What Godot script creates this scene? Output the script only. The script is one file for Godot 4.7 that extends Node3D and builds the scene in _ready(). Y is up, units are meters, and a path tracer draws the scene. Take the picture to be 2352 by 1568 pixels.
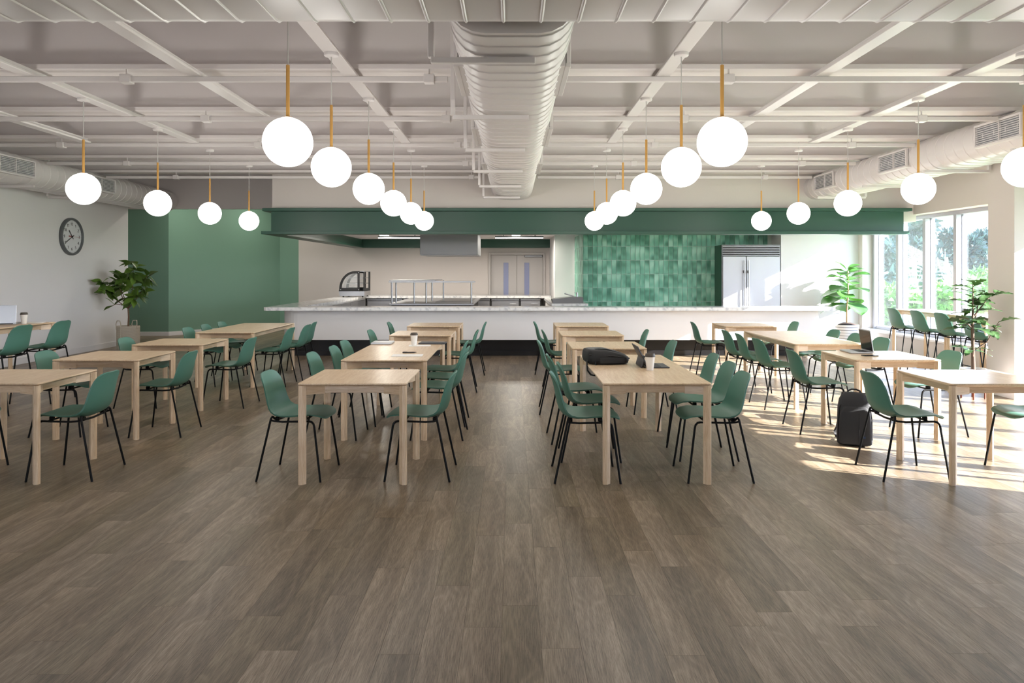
extends Node3D
# A canteen: oak tables with green shell chairs, a kitchen counter behind, windows on the right.
# D is the distance in front of the camera: z = -D.

const EYE := 1.56
const FOCAL := 1700.0        # in pixels of the 2352 x 1568 frame
const HORIZON_DROP := 160.0  # the lens is shifted: the horizon lies 160 pixels above the middle

var M := {}
var rng := RandomNumberGenerator.new()


# ---------------------------------------------------------------- geometry collector
class G:
	var v := PackedVector3Array()
	var n := PackedVector3Array()
	var t := PackedVector2Array()
	var off := Vector2.ZERO

	func tri(a: Vector3, b: Vector3, c: Vector3, ua := Vector2.ZERO, ub := Vector2.ZERO, uc := Vector2.ZERO) -> void:
		var k := (b - a).cross(c - a)
		if k.length_squared() < 1e-18:
			return
		k = k.normalized()
		v.append_array(PackedVector3Array([a, c, b]))
		n.append_array(PackedVector3Array([k, k, k]))
		t.append_array(PackedVector2Array([ua + off, uc + off, ub + off]))

	func trin(a: Vector3, b: Vector3, c: Vector3, na: Vector3, nb: Vector3, nc: Vector3, ua: Vector2, ub: Vector2, uc: Vector2) -> void:
		v.append_array(PackedVector3Array([a, c, b]))
		n.append_array(PackedVector3Array([na, nc, nb]))
		t.append_array(PackedVector2Array([ua + off, uc + off, ub + off]))

	func face_uv(p: Vector3, axis: int, g: int) -> Vector2:
		if axis == g:
			return Vector2(p[(g + 1) % 3], p[(g + 2) % 3])
		return Vector2(p[3 - axis - g], p[g])

	# polygon (convex), turned so that it looks away from the point c
	func poly(pts: Array, c: Vector3, xf: Transform3D, g: int) -> void:
		var k: Vector3 = (pts[1] - pts[0]).cross(pts[2] - pts[0])
		var mid := Vector3.ZERO
		for p in pts:
			mid += p / pts.size()
		if k.dot(mid - c) < 0:
			pts.reverse()
			k = -k
		var ka := k.abs()
		var axis := 0 if ka.x >= ka.y and ka.x >= ka.z else (1 if ka.y >= ka.z else 2)
		for i in range(1, pts.size() - 1):
			tri(xf * pts[0], xf * pts[i], xf * pts[i + 1], face_uv(pts[0], axis, g), face_uv(pts[i], axis, g), face_uv(pts[i + 1], axis, g))

	# a box of size s round c with chamfered edges; g is the axis of the grain
	func box(c: Vector3, s: Vector3, b := 0.0, g := 1, xf := Transform3D.IDENTITY) -> G:
		var h := s / 2
		b = minf(b, minf(h.x, minf(h.y, h.z)) * 0.9)
		var corner := func(i: int, sg: Vector3) -> Vector3:
			var p := Vector3(sg.x * h.x, sg.y * h.y, sg.z * h.z)
			for j in 3:
				if j != i:
					p[j] -= sg[j] * b
			return c + p
		for i in 3:
			var j := (i + 1) % 3
			var k := (i + 2) % 3
			for a in [-1.0, 1.0]:
				var pts := []
				for q in [[-1.0, -1.0], [1.0, -1.0], [1.0, 1.0], [-1.0, 1.0]]:
					var sg := Vector3.ZERO
					sg[i] = a
					sg[j] = q[0]
					sg[k] = q[1]
					pts.append(corner.call(i, sg))
				poly(pts, c, xf, g)
				if b > 0.0:
					for e in [-1.0, 1.0]:
						var s1 := Vector3.ZERO
						s1[i] = a
						s1[j] = e
						s1[k] = -1.0
						var s2 := s1
						s2[k] = 1.0
						poly([corner.call(i, s1), corner.call(i, s2), corner.call(j, s2), corner.call(j, s1)], c, xf, g)
		if b > 0.0:
			for x in [-1.0, 1.0]:
				for y in [-1.0, 1.0]:
					for z in [-1.0, 1.0]:
						var sg := Vector3(x, y, z)
						poly([corner.call(0, sg), corner.call(1, sg), corner.call(2, sg)], c, xf, g)
		return self

	# a box from its lowest to its highest corner
	func span(a: Vector3, z: Vector3, b := 0.0, g := 1) -> G:
		return box((a + z) / 2, (z - a).abs(), b, g)

	# rows of points joined to a smooth skin; closed: each row is a ring
	func loft(rows: Array, closed := true, cap0 := false, cap1 := false, flip := false) -> G:
		var r := rows.size()
		var m: int = rows[0].size()
		var nn := []
		var vote := 0.0
		for i in r:
			var row := PackedVector3Array()
			var mid := Vector3.ZERO
			for p in rows[i]:
				mid += p / m
			for j in m:
				var pa: Vector3 = rows[maxi(i - 1, 0)][j]
				var pb: Vector3 = rows[mini(i + 1, r - 1)][j]
				var qa: Vector3 = rows[i][(j - 1 + m) % m if closed else maxi(j - 1, 0)]
				var qb: Vector3 = rows[i][(j + 1) % m if closed else mini(j + 1, m - 1)]
				var du := qb - qa
				if du.length_squared() < 1e-14:   # a pole
					var near: int = 1 if i == 0 else r - 2
					var ra: Vector3 = rows[near][(j - 1 + m) % m if closed else maxi(j - 1, 0)]
					var rb: Vector3 = rows[near][(j + 1) % m if closed else mini(j + 1, m - 1)]
					du = rb - ra
				var k := (pb - pa).cross(du).normalized()
				row.append(k)
				vote += k.dot(rows[i][j] - mid)
			nn.append(row)
		var s := 1.0
		if closed and vote < 0 or (not closed and flip):
			s = -1.0
		var cols := m if closed else m - 1
		var lu := 0.0
		for i in r - 1:
			var step: float = (rows[i + 1][0] - rows[i][0]).length()
			for j in cols:
				var j2 := (j + 1) % m
				var a: Vector3 = rows[i][j]
				var b: Vector3 = rows[i][j2]
				var c: Vector3 = rows[i + 1][j2]
				var d: Vector3 = rows[i + 1][j]
				var ua := Vector2(float(j) / cols, lu)
				var ub := Vector2(float(j + 1) / cols, lu)
				var uc := Vector2(float(j + 1) / cols, lu + step)
				var ud := Vector2(float(j) / cols, lu + step)
				# outward is (pb-pa) x (qb-qa) = rows x columns
				if s > 0:
					trin(a, c, b, nn[i][j], nn[i + 1][j2], nn[i][j2], ua, uc, ub)
					trin(a, d, c, nn[i][j], nn[i + 1][j], nn[i + 1][j2], ua, ud, uc)
				else:
					trin(a, b, c, -nn[i][j], -nn[i][j2], -nn[i + 1][j2], ua, ub, uc)
					trin(a, c, d, -nn[i][j], -nn[i + 1][j2], -nn[i + 1][j], ua, uc, ud)
			lu += step
		for e in 2:
			if (e == 0 and cap0) or (e == 1 and cap1):
				var row: PackedVector3Array = rows[0] if e == 0 else rows[r - 1]
				var other: PackedVector3Array = rows[1] if e == 0 else rows[r - 2]
				var mid := Vector3.ZERO
				var om := Vector3.ZERO
				for p in row:
					mid += p / m
				for p in other:
					om += p / m
				for j in m:
					var a: Vector3 = row[j]
					var b: Vector3 = row[(j + 1) % m]
					if (a - mid).cross(b - mid).dot(mid - om) > 0:
						tri(mid, a, b, Vector2(mid.x, mid.z), Vector2(a.x, a.z), Vector2(b.x, b.z))
					else:
						tri(mid, b, a, Vector2(mid.x, mid.z), Vector2(b.x, b.z), Vector2(a.x, a.z))
		return self

	func tube(pts: Array, radius, sides := 8, caps := true) -> G:
		var rows := []
		var side := Vector3.ZERO
		for i in pts.size():
			var d: Vector3 = (pts[mini(i + 1, pts.size() - 1)] - pts[maxi(i - 1, 0)]).normalized()
			if i == 0:
				side = d.cross(Vector3.UP if absf(d.y) < 0.9 else Vector3.RIGHT).normalized()
			else:
				side = (side - d * side.dot(d)).normalized()
			var up := d.cross(side)
			var rad: float = radius[i] if radius is Array else radius
			var row := PackedVector3Array()
			for j in sides:
				var a := TAU * j / sides
				row.append(pts[i] + (side * cos(a) + up * sin(a)) * rad)
			rows.append(row)
		return loft(rows, true, caps, caps)

	# profile of (radius, height) turned round the upright axis through c
	func lathe(c: Vector3, prof: Array, sides := 24, cap0 := false, cap1 := false) -> G:
		var rows := []
		for p in prof:
			var row := PackedVector3Array()
			for j in sides:
				var a := TAU * j / sides
				row.append(c + Vector3(cos(a) * p[0], p[1], sin(a) * p[0]))
			rows.append(row)
		return loft(rows, true, cap0, cap1)

	# outline in the plane (x, y) of xf pushed from z0 to z1
	func prism(outline: PackedVector2Array, z0: float, z1: float, xf := Transform3D.IDENTITY, g := 1) -> G:
		if not Geometry2D.is_polygon_clockwise(outline):
			outline.reverse()
		var ids := Geometry2D.triangulate_polygon(outline)
		var at := func(p: Vector2, z: float) -> Vector3:
			return Vector3(p.x, p.y, z)
		var c := Vector3(0, 0, (z0 + z1) / 2)
		for i in range(0, ids.size(), 3):
			for z in [z0, z1]:
				var pts := [at.call(outline[ids[i]], z), at.call(outline[ids[i + 1]], z), at.call(outline[ids[i + 2]], z)]
				var mid: Vector3 = (pts[0] + pts[1] + pts[2]) / 3
				poly(pts, Vector3(mid.x, mid.y, c.z), xf, g)
		var m := outline.size()
		for i in m:
			var a := outline[i]
			var b := outline[(i + 1) % m]
			var out2 := Vector2(-(b - a).y, (b - a).x).normalized()
			if not Geometry2D.is_polygon_clockwise(outline):
				out2 = -out2
			var mid3: Vector3 = at.call((a + b) / 2 - out2 * 0.01, c.z)
			poly([at.call(a, z0), at.call(b, z0), at.call(b, z1), at.call(a, z1)], mid3, xf, g)
		return self

	func mesh() -> ArrayMesh:
		var arr := []
		arr.resize(Mesh.ARRAY_MAX)
		arr[Mesh.ARRAY_VERTEX] = v
		arr[Mesh.ARRAY_NORMAL] = n
		arr[Mesh.ARRAY_TEX_UV] = t
		var am := ArrayMesh.new()
		am.add_surface_from_arrays(Mesh.PRIMITIVE_TRIANGLES, arr)
		return am


# ---------------------------------------------------------------- nodes
var taken := {}

func numbered(called: String) -> String:
	var k: int = taken.get(called, 0)
	taken[called] = k + 1
	return called if k == 0 else "%s_%03d" % [called, k]

func tag(o: Node3D, label: String, category: String, group := "") -> Node3D:
	o.set_meta("label", label)
	o.set_meta("category", category)
	if group:
		o.set_meta("group", group)
	return o

func thing(called: String, at: Vector3, turn: float, label: String, category: String, group := "") -> Node3D:
	var o := Node3D.new()
	o.name = numbered(called)
	add_child(o)
	o.position = at
	o.rotation.y = turn
	return tag(o, label, category, group)

func inst(called: String, mesh: Mesh, mat: Material, parent: Node3D = null, at := Vector3.ZERO) -> MeshInstance3D:
	var o := MeshInstance3D.new()
	o.name = called if parent else numbered(called)
	o.mesh = mesh
	o.material_override = mat
	o.position = at
	(parent if parent else self).add_child(o, true)
	return o

func put(called: String, g: G, mat: Material, parent: Node3D = null) -> MeshInstance3D:
	return inst(called, g.mesh(), mat, parent)

func struct(called: String, g: G, mat: Material) -> MeshInstance3D:
	var o := put(called, g, mat)
	o.set_meta("kind", "structure")
	return o

func frame_of(called: String) -> Node3D:
	var o := Node3D.new()
	o.name = numbered(called)
	o.set_meta("kind", "structure")
	add_child(o)
	return o

func copy(o: Node3D, called: String, at: Vector3, turn: float, label: String) -> Node3D:
	var c: Node3D = o.duplicate()
	c.name = numbered(called)
	add_child(c)
	c.position = at
	c.rotation.y = turn
	c.set_meta("label", label)
	return c

func P(x: float, y: float, d: float) -> Vector3:
	return Vector3(x, y, -d)


# ---------------------------------------------------------------- materials
func mat(r: int, g: int, b: int, rough := 0.6, metal := 0.0) -> StandardMaterial3D:
	var m := StandardMaterial3D.new()
	m.albedo_color = Color8(r, g, b)
	m.roughness = rough
	m.metallic = metal
	return m

func glow(c: Color, e: float) -> StandardMaterial3D:
	var m := StandardMaterial3D.new()
	m.albedo_color = Color(0.9, 0.9, 0.9)
	m.emission_enabled = true
	m.emission = c
	m.emission_energy_multiplier = e
	return m

func noise_map(w: int, h: int, freq: float, sd: int, octaves := 4, kind := FastNoiseLite.TYPE_SIMPLEX_SMOOTH) -> PackedByteArray:
	var f := FastNoiseLite.new()
	f.seed = sd
	f.noise_type = kind
	f.frequency = freq
	f.fractal_octaves = octaves
	var im := f.get_seamless_image(w, h)
	im.convert(Image.FORMAT_L8)
	return im.get_data()

func stretched(w: int, h: int, sw: int, sh: int, freq: float, sd: int, octaves := 3) -> PackedByteArray:
	var f := FastNoiseLite.new()
	f.seed = sd
	f.noise_type = FastNoiseLite.TYPE_SIMPLEX_SMOOTH
	f.frequency = freq
	f.fractal_octaves = octaves
	var im := f.get_seamless_image(sw, sh)
	im.convert(Image.FORMAT_L8)
	im.resize(w, h, Image.INTERPOLATE_CUBIC)
	return im.get_data()

# wood: rings bent by slow noise, pores as fine streaks, grain along v
func wood_texture(w: int, h: int, dark: Color, light: Color, rings: float, bend: float, sd: int, contrast := 1.0) -> ImageTexture:
	var slow := stretched(w, h, 128, 64, 0.022, sd, 2)
	var tone := stretched(w, h, 64, 32, 0.05, sd + 7, 3)
	var fine := stretched(w, h, w, maxi(16, h / 24), 0.22, sd + 3, 2)
	var pore := stretched(w, h, w, maxi(16, h / 10), 0.35, sd + 5, 1)
	var bytes := PackedByteArray()
	bytes.resize(w * h * 3)
	var i := 0
	for y in h:
		for x in w:
			var s := slow[i] / 255.0
			var ring := 0.5 + 0.5 * sin((float(x) / w * rings + s * bend) * TAU)
			ring = ring * ring
			var k := 0.5 + contrast * (0.22 * (ring - 0.4) + 0.72 * (fine[i] / 255.0 - 0.5) + 0.40 * (tone[i] / 255.0 - 0.5))
			if pore[i] < 80:
				k -= contrast * 0.0045 * (80 - pore[i])
			k = clampf(k, 0.0, 1.0)
			bytes[i * 3] = int(255 * lerpf(dark.r, light.r, k))
			bytes[i * 3 + 1] = int(255 * lerpf(dark.g, light.g, k))
			bytes[i * 3 + 2] = int(255 * lerpf(dark.b, light.b, k))
			i += 1
	return ImageTexture.create_from_image(Image.create_from_data(w, h, false, Image.FORMAT_RGB8, bytes))

func ramp_texture(w: int, h: int, freq: float, sd: int, stops: Array, octaves := 4) -> ImageTexture:
	var src := noise_map(w, h, freq, sd, octaves)
	var gr := Gradient.new()
	gr.offsets = PackedFloat32Array(stops.map(func(s): return s[0]))
	gr.colors = PackedColorArray(stops.map(func(s): return s[1]))
	var lut := []
	for k in 256:
		lut.append(gr.sample(k / 255.0))
	var bytes := PackedByteArray()
	bytes.resize(w * h * 3)
	for i in w * h:
		var c: Color = lut[src[i]]
		bytes[i * 3] = int(c.r * 255)
		bytes[i * 3 + 1] = int(c.g * 255)
		bytes[i * 3 + 2] = int(c.b * 255)
	return ImageTexture.create_from_image(Image.create_from_data(w, h, false, Image.FORMAT_RGB8, bytes))

func make_materials() -> void:
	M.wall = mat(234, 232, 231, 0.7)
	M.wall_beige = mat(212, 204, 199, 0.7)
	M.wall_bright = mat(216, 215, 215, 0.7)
	M.vent_back = mat(132, 132, 136, 0.5)
	M.wall_green = mat(117, 154, 135, 0.55)
	M.ceiling = mat(221, 215, 214, 0.6)
	M.steel_white = mat(219, 214, 213, 0.33)
	M.duct = mat(218, 213, 212, 0.3)
	M.trim = mat(226, 224, 224, 0.5)
	M.frame = mat(178, 178, 187, 0.4)
	M.gasket = mat(96, 96, 104, 0.5)
	M.beam_green = mat(42, 82, 68, 0.38)
	M.hood = mat(150, 150, 152, 0.5, 0.4)
	M.chair = mat(74, 120, 104, 0.45)
	M.black_metal = mat(13, 14, 15, 0.5)
	M.black_metal.metallic_specular = 0.3
	M.brass = mat(214, 164, 92, 0.32, 0.55)
	M.cord = mat(200, 197, 195, 0.6)
	M.globe = glow(Color(1.0, 0.985, 0.96), 2.6)
	M.led = glow(Color(1.0, 0.98, 0.95), 4.0)
	M.counter_white = mat(232, 230, 229, 0.45)
	M.kick = mat(20, 20, 22, 0.22)
	M.steel = mat(168, 168, 171, 0.32, 0.85)
	M.steel_dark = mat(120, 120, 122, 0.35, 0.8)
	M.fridge = mat(196, 197, 204, 0.42, 0.35)
	M.dark_slot = mat(40, 40, 42, 0.6)
	M.grout = mat(204, 216, 208, 0.8)
	M.panel_green = mat(46, 84, 68, 0.5)
	M.door = mat(192, 187, 184, 0.5)
	M.door_glass = mat(146, 152, 186, 0.15)
	M.paper = mat(240, 238, 234, 0.8)
	M.cup = mat(236, 232, 224, 0.6)
	M.cup_lid = mat(74, 66, 58, 0.45)
	M.laptop = mat(190, 192, 196, 0.35, 0.6)
	M.laptop_dark = mat(66, 68, 72, 0.45, 0.3)
	M.screen = mat(12, 14, 18, 0.12)
	M.keys = mat(40, 42, 46, 0.5)
	M.bag = mat(38, 38, 40, 0.75)
	M.bag_dark = mat(20, 20, 22, 0.7)
	M.bag_light = mat(92, 92, 96, 0.6)
	M.patch = mat(28, 52, 86, 0.6)
	M.pen = mat(14, 14, 16, 0.35)
	M.soil = mat(60, 44, 36, 0.95)
	M.basket = mat(196, 186, 170, 0.85)
	M.pot_white = mat(238, 236, 234, 0.4)
	M.pot_line = mat(120, 116, 120, 0.6)
	M.pot_leg = mat(140, 66, 44, 0.5)
	M.clock_rim = mat(98, 102, 104, 0.4)
	M.clock_face = mat(226, 228, 230, 0.5)
	M.clock_ink = mat(34, 32, 36, 0.6)
	M.clock_red = mat(150, 50, 58, 0.5)
	M.branch = mat(120, 96, 76, 0.8)
	M.trunk_dark = mat(92, 74, 62, 0.85)
	M.stem = mat(176, 142, 96, 0.7)
	M.leaf_dark = leaf_mat(76, 102, 42, Color(0.10, 0.22, 0.03))
	M.leaf_mid = leaf_mat(106, 138, 56, Color(0.16, 0.30, 0.05))
	M.leaf_fiddle = leaf_mat(62, 108, 48, Color(0.16, 0.30, 0.06))
	M.leaf_fig = leaf_mat(56, 84, 46, Color(0.09, 0.16, 0.04))
	M.leaf_pine = leaf_mat(54, 80, 78, Color(0.05, 0.09, 0.06))
	M.leaf_bush = leaf_mat(76, 120, 44, Color(0.14, 0.24, 0.05))
	M.bark = mat(112, 104, 98, 0.9)
	M.lawn = mat(112, 140, 84, 0.95)
	var gl := StandardMaterial3D.new()
	gl.albedo_color = Color(0.95, 0.98, 1.0, 0.06)
	gl.transparency = BaseMaterial3D.TRANSPARENCY_ALPHA
	gl.roughness = 0.0
	M.glass = gl
	var cg := StandardMaterial3D.new()
	cg.albedo_color = Color(0.9, 0.92, 0.93, 0.14)
	cg.transparency = BaseMaterial3D.TRANSPARENCY_ALPHA
	cg.roughness = 0.02
	M.case_glass = cg
	# oak of the tables
	M.oak = StandardMaterial3D.new()
	M.oak.albedo_texture = wood_texture(256, 1024, Color8(199, 166, 129), Color8(241, 220, 191), 9.0, 1.6, 11, 0.8)
	M.oak.roughness = 0.3
	M.oak.uv1_scale = Vector3(2.2, 0.7, 1)
	# floor: six tones of one grain
	var tex := wood_texture(512, 2048, Color8(97, 83, 66), Color8(178, 159, 136), 9.0, 3.0, 23, 0.9)
	M.planks = []
	for k in 6:
		var m := StandardMaterial3D.new()
		m.albedo_texture = tex
		var l: float = [0.86, 0.91, 0.95, 0.98, 1.0, 0.89][k]
		m.albedo_color = Color(l, l * [1.0, 0.985, 1.0, 0.99, 1.0, 1.0][k], l * [0.99, 0.96, 1.0, 0.98, 1.01, 0.97][k])
		m.roughness = 0.36
		m.metallic_specular = 0.45
		M.planks.append(m)
	# glazed tiles
	M.tile = StandardMaterial3D.new()
	M.tile.albedo_texture = ramp_texture(512, 512, 0.009, 5, [[0.15, Color8(58, 106, 88)], [0.4, Color8(92, 150, 128)], [0.6, Color8(116, 174, 152)], [0.9, Color8(156, 204, 184)]], 2)
	M.tile.roughness = 0.34
	M.tile.metallic_specular = 0.4
	# marble worktop
	M.marble = StandardMaterial3D.new()
	M.marble.albedo_texture = ramp_texture(512, 512, 0.02, 9, [[0.2, Color8(196, 198, 201)], [0.4, Color8(222, 222, 223)], [0.5, Color8(232, 232, 231)], [0.8, Color8(240, 240, 239)]], 5)
	M.marble.roughness = 0.15
	M.marble.uv1_triplanar = true
	M.marble.uv1_world_triplanar = true
	M.marble.uv1_scale = Vector3(0.7, 0.7, 0.7)

func leaf_mat(r: int, g: int, b: int, back: Color) -> StandardMaterial3D:
	var m := mat(r, g, b, 0.42)
	m.backlight_enabled = true
	m.backlight = back
	m.cull_mode = BaseMaterial3D.CULL_DISABLED
	return m


# ---------------------------------------------------------------- scene
func _ready() -> void:
	rng.seed = 7
	var cam := Camera3D.new()
	cam.name = "camera"
	cam.projection = Camera3D.PROJECTION_FRUSTUM
	cam.near = 0.05
	cam.far = 400.0
	cam.size = 2.0 * 0.05 * 784.0 / FOCAL
	cam.frustum_offset = Vector2(0, -0.05 * HORIZON_DROP / FOCAL)
	cam.position = Vector3(0, EYE, 0)
	add_child(cam)
	cam.current = true
	var env := Environment.new()
	env.background_mode = Environment.BG_SKY
	var sm := ProceduralSkyMaterial.new()
	sm.sky_top_color = Color(0.62, 0.74, 0.92)
	sm.sky_horizon_color = Color(0.93, 0.95, 0.98)
	sm.ground_bottom_color = Color(0.42, 0.42, 0.38)
	sm.ground_horizon_color = Color(0.80, 0.82, 0.82)
	sm.sky_energy_multiplier = 1.0
	sm.ground_energy_multiplier = 1.0
	var sky := Sky.new()
	sky.sky_material = sm
	env.sky = sky
	env.background_energy_multiplier = 9.5
	env.tonemap_mode = Environment.TONE_MAPPER_LINEAR
	env.tonemap_exposure = 1.65
	env.sdfgi_enabled = true
	env.ssao_enabled = true
	env.ssil_enabled = true
	var we := WorldEnvironment.new()
	we.name = "surroundings"
	we.environment = env
	add_child(we)
	var sun := DirectionalLight3D.new()
	sun.name = "sun"
	sun.light_color = Color(1.0, 0.99, 0.975)
	sun.light_energy = 10.0
	sun.light_angular_distance = 0.3
	sun.shadow_enabled = true
	sun.sky_mode = DirectionalLight3D.SKY_MODE_LIGHT_ONLY
	sun.look_at_from_position(Vector3.ZERO, Vector3(-0.829, -0.397, -0.395))
	add_child(sun)

	make_materials()
	build_floor()
	build_walls()
	build_windows()
	build_ceiling()
	build_ducts()
	build_pendants()
	build_kitchen()
	build_tables()
	build_high_tables()
	build_table_items()
	build_bags()
	build_clock()
	build_plants()
	build_garden()


# ---------------------------------------------------------------- shell of the room
func build_floor() -> void:
	var f := frame_of("floor")
	put("subfloor", G.new().span(P(-10.5, -0.15, -8.3), P(8.0, -0.009, 22.0)), M.planks[1], f)
	var w := 0.1665
	var len := 1.13
	var known := {-1: 4.38, 0: 4.59, 1: 4.196, 2: 3.79, 3: 3.57, -2: 3.68, -3: 4.15, -4: 3.90, -5: 3.57}
	var meshes := []
	for k in 10:
		var g := G.new()
		g.off = Vector2(rng.randf(), rng.randf())
		var b := G.new().box(Vector3(0, -0.004, 0), Vector3(w - 0.0008, 0.008, len - 0.001), 0.0, 2)
		for i in b.t.size():
			b.t[i] = Vector2(b.t[i].x / 0.68, b.t[i].y / 2.4) + g.off
		meshes.append(b)
	var all := []
	for c in range(-62, 48):
		var x := -0.0445 + (c + 0.5) * w
		if x < -10.2 or x > 7.28:
			continue
		var start: float = fmod(known[c] if known.has(c) else rng.randf() * len * 8, len)
		for r in range(0, 20):
			var d := start + (r + 0.5) * len
			if d > 20.6 or d < 0.9:
				continue
			if x < -8.4 and d < 16.6:
				continue
			if x > -4.2 and d > 14.6:
				continue
			all.append([x, d, rng.randi_range(0, 9), rng.randi_range(0, 5)])
	var seen := all.filter(func(a): return absf(a[0]) < 0.69 * (a[1] + 0.5) + 0.1 and a[1] > 2.45)
	seen.sort_custom(func(a, b): return a[1] < b[1])
	var shown := {}
	var ready_made := []
	for b in meshes:
		ready_made.append(b.mesh())
	for i in mini(300, seen.size()):
		var a = seen[i]
		shown[a] = true
		inst("plank", ready_made[a[2]], M.planks[a[3]], f, P(a[0], 0, a[1]))
	var fields := []
	for k in 6:
		fields.append(G.new())
	for a in all:
		if shown.has(a):
			continue
		var g: G = fields[a[3]]
		var b: G = meshes[a[2]]
		var o := P(a[0], 0, a[1])
		for i in b.v.size():
			g.v.append(b.v[i] + o)
		g.n.append_array(b.n)
		g.t.append_array(b.t)
	for k in 6:
		var o := put("plank_field", fields[k], M.planks[k], f)
		o.set_meta("kind", "stuff")

func build_walls() -> void:
	var top := 3.75
	struct("wall_left", G.new().span(P(-8.6, 0, -8), P(-8.3, top, 16.0)), M.wall)
	var wf := G.new()
	wf.span(P(-8.6, 0, -8.3), P(7.8, 0.36, -8.0)).span(P(-8.6, 2.6, -8.3), P(7.8, top, -8.0)).span(P(-8.6, 0.36, -8.3), P(-8.0, 2.6, -8.0)).span(P(-1.4, 0.36, -8.3), P(7.8, 2.6, -8.0))
	struct("wall_front", wf, M.wall)
	# window wall: solid near the camera, then breast and lintel round the ribbon window
	var wr := G.new()
	wr.span(P(7.3, 0, -8), P(7.72, top, 3.3))
	wr.span(P(7.3, 0, 3.3), P(7.72, 0.36, 15.42))
	wr.span(P(7.3, 2.6, 3.3), P(7.72, top, 15.42))
	wr.span(P(7.3, 0, 15.42), P(7.72, top, 16.2))
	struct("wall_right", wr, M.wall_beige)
	# white wall beside the fridge
	struct("wall_back_right", G.new().span(P(5.67, 0, 15.6), P(7.4, 2.47, 16.2)), M.wall_bright)
	# pillar at the windows
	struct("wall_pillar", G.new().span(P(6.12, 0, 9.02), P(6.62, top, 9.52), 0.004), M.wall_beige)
	# green corner behind the left wall
	struct("wall_back_left", G.new().span(P(-10.4, 0, 18.04), P(-8.37, top, 18.3)), M.wall_green)
	var slant := G.new()
	slant.prism(PackedVector2Array([Vector2(-8.37, 18.04), Vector2(-6.57, 20.95), Vector2(-6.04, 20.95), Vector2(-6.04, 21.2), Vector2(-6.8, 21.2), Vector2(-8.6, 18.2)]), 0.0, top, Transform3D(Basis(Vector3(1, 0, 0), Vector3(0, 0, -1), Vector3(0, 1, 0)), Vector3.ZERO))
	struct("wall_green_slant", slant, M.wall_green)
	struct("wall_hall_end", G.new().span(P(-10.5, 0, 15.9), P(-10.3, top, 18.3)), M.wall)
	struct("wall_hall_return", G.new().span(P(-10.4, 0, 15.9), P(-8.5, top, 16.0)), M.wall)
	# soffit beam over the green corner
	struct("trim_soffit", G.new().span(P(-8.4, 2.92, 16.0), P(-4.34, top, 16.12)), M.ceiling)
	# kitchen back wall with an opening for the double door
	var wb := G.new()
	wb.span(P(-6.04, 0, 20.95), P(-0.66, top, 21.2))
	wb.span(P(-0.66, 2.1, 20.95), P(0.94, top, 21.2))
	wb.span(P(0.94, 0, 20.95), P(1.4, top, 21.2))
	wb.span(P(-0.8, 0, 21.12), P(1.1, 2.3, 21.3))
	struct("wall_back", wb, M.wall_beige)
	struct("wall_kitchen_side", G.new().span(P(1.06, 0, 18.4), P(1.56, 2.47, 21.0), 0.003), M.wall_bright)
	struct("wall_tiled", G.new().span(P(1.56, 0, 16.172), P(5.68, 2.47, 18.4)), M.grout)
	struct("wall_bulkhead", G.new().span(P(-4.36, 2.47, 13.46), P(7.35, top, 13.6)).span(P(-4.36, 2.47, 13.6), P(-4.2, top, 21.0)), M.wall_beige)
	# baseboards
	struct("baseboard_left", G.new().span(P(-8.3, 0, -8), P(-8.285, 0.11, 16.0), 0.003), M.trim)
	struct("baseboard_back", G.new().span(P(-10.3, 0, 18.025), P(-8.365, 0.1, 18.04), 0.003), M.trim)
	var e := Vector2(1.8, 2.91).length()
	var bs := G.new().box(Vector3(0, 0.05, 0), Vector3(0.015, 0.1, e), 0.003, 1, Transform3D(Basis(Vector3.UP, -atan2(1.8, 2.91)), P(-7.462, 0, 19.49)))
	struct("baseboard_slant", bs, M.trim)
	# the tiles: the ones facing the room one by one, the receding side as one
	var wall: Node3D = get_node("wall_tiled")
	var tiles := []
	for k in 14:
		var g := G.new().box(Vector3.ZERO, Vector3(0.0968, 0.2945, 0.012), 0.002)
		var off := Vector2(rng.randf(), rng.randf())
		for i in g.t.size():
			g.t[i] = g.t[i] * 0.55 + off
		tiles.append(g)
	var made := tiles.map(func(g): return g.mesh())
	for r in 6:
		for c in 40:
			var x := 1.606 + c * 0.1033
			if x > 5.63 or (x > 4.44 and r < 5):
				continue
			inst("tile", made[rng.randi_range(0, 13)], M.tile, wall, P(x, 0.758 + r * 0.301, 16.166))
	var side := G.new()
	for r in 6:
		for c in 21:
			var b: G = tiles[rng.randi_range(0, 13)]
			var at := P(1.556, 0.758 + r * 0.301, 16.22 + c * 0.1033)
			for i in b.v.size():
				side.v.append(at + Vector3(-b.v[i].z, b.v[i].y, b.v[i].x))
				side.n.append(Vector3(-b.n[i].z, b.n[i].y, b.n[i].x))
			side.t.append_array(b.t)
	put("side_tiles", side, M.tile, wall).set_meta("kind", "stuff")
	# kitchen ceiling
	struct("ceiling_kitchen", G.new().span(P(-4.3, 2.47, 13.5), P(7.35, 2.55, 21.0)), M.ceiling)
	# double door
	var d := frame_of("door_1")
	var fr := G.new()
	fr.span(P(-0.66, 0, 20.9), P(-0.60, 2.1, 21.1), 0.004).span(P(0.88, 0, 20.9), P(0.94, 2.1, 21.1), 0.004).span(P(-0.60, 2.04, 20.9), P(0.88, 2.1, 21.1), 0.004)
	put("door_frame", fr, M.door, d)
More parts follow.
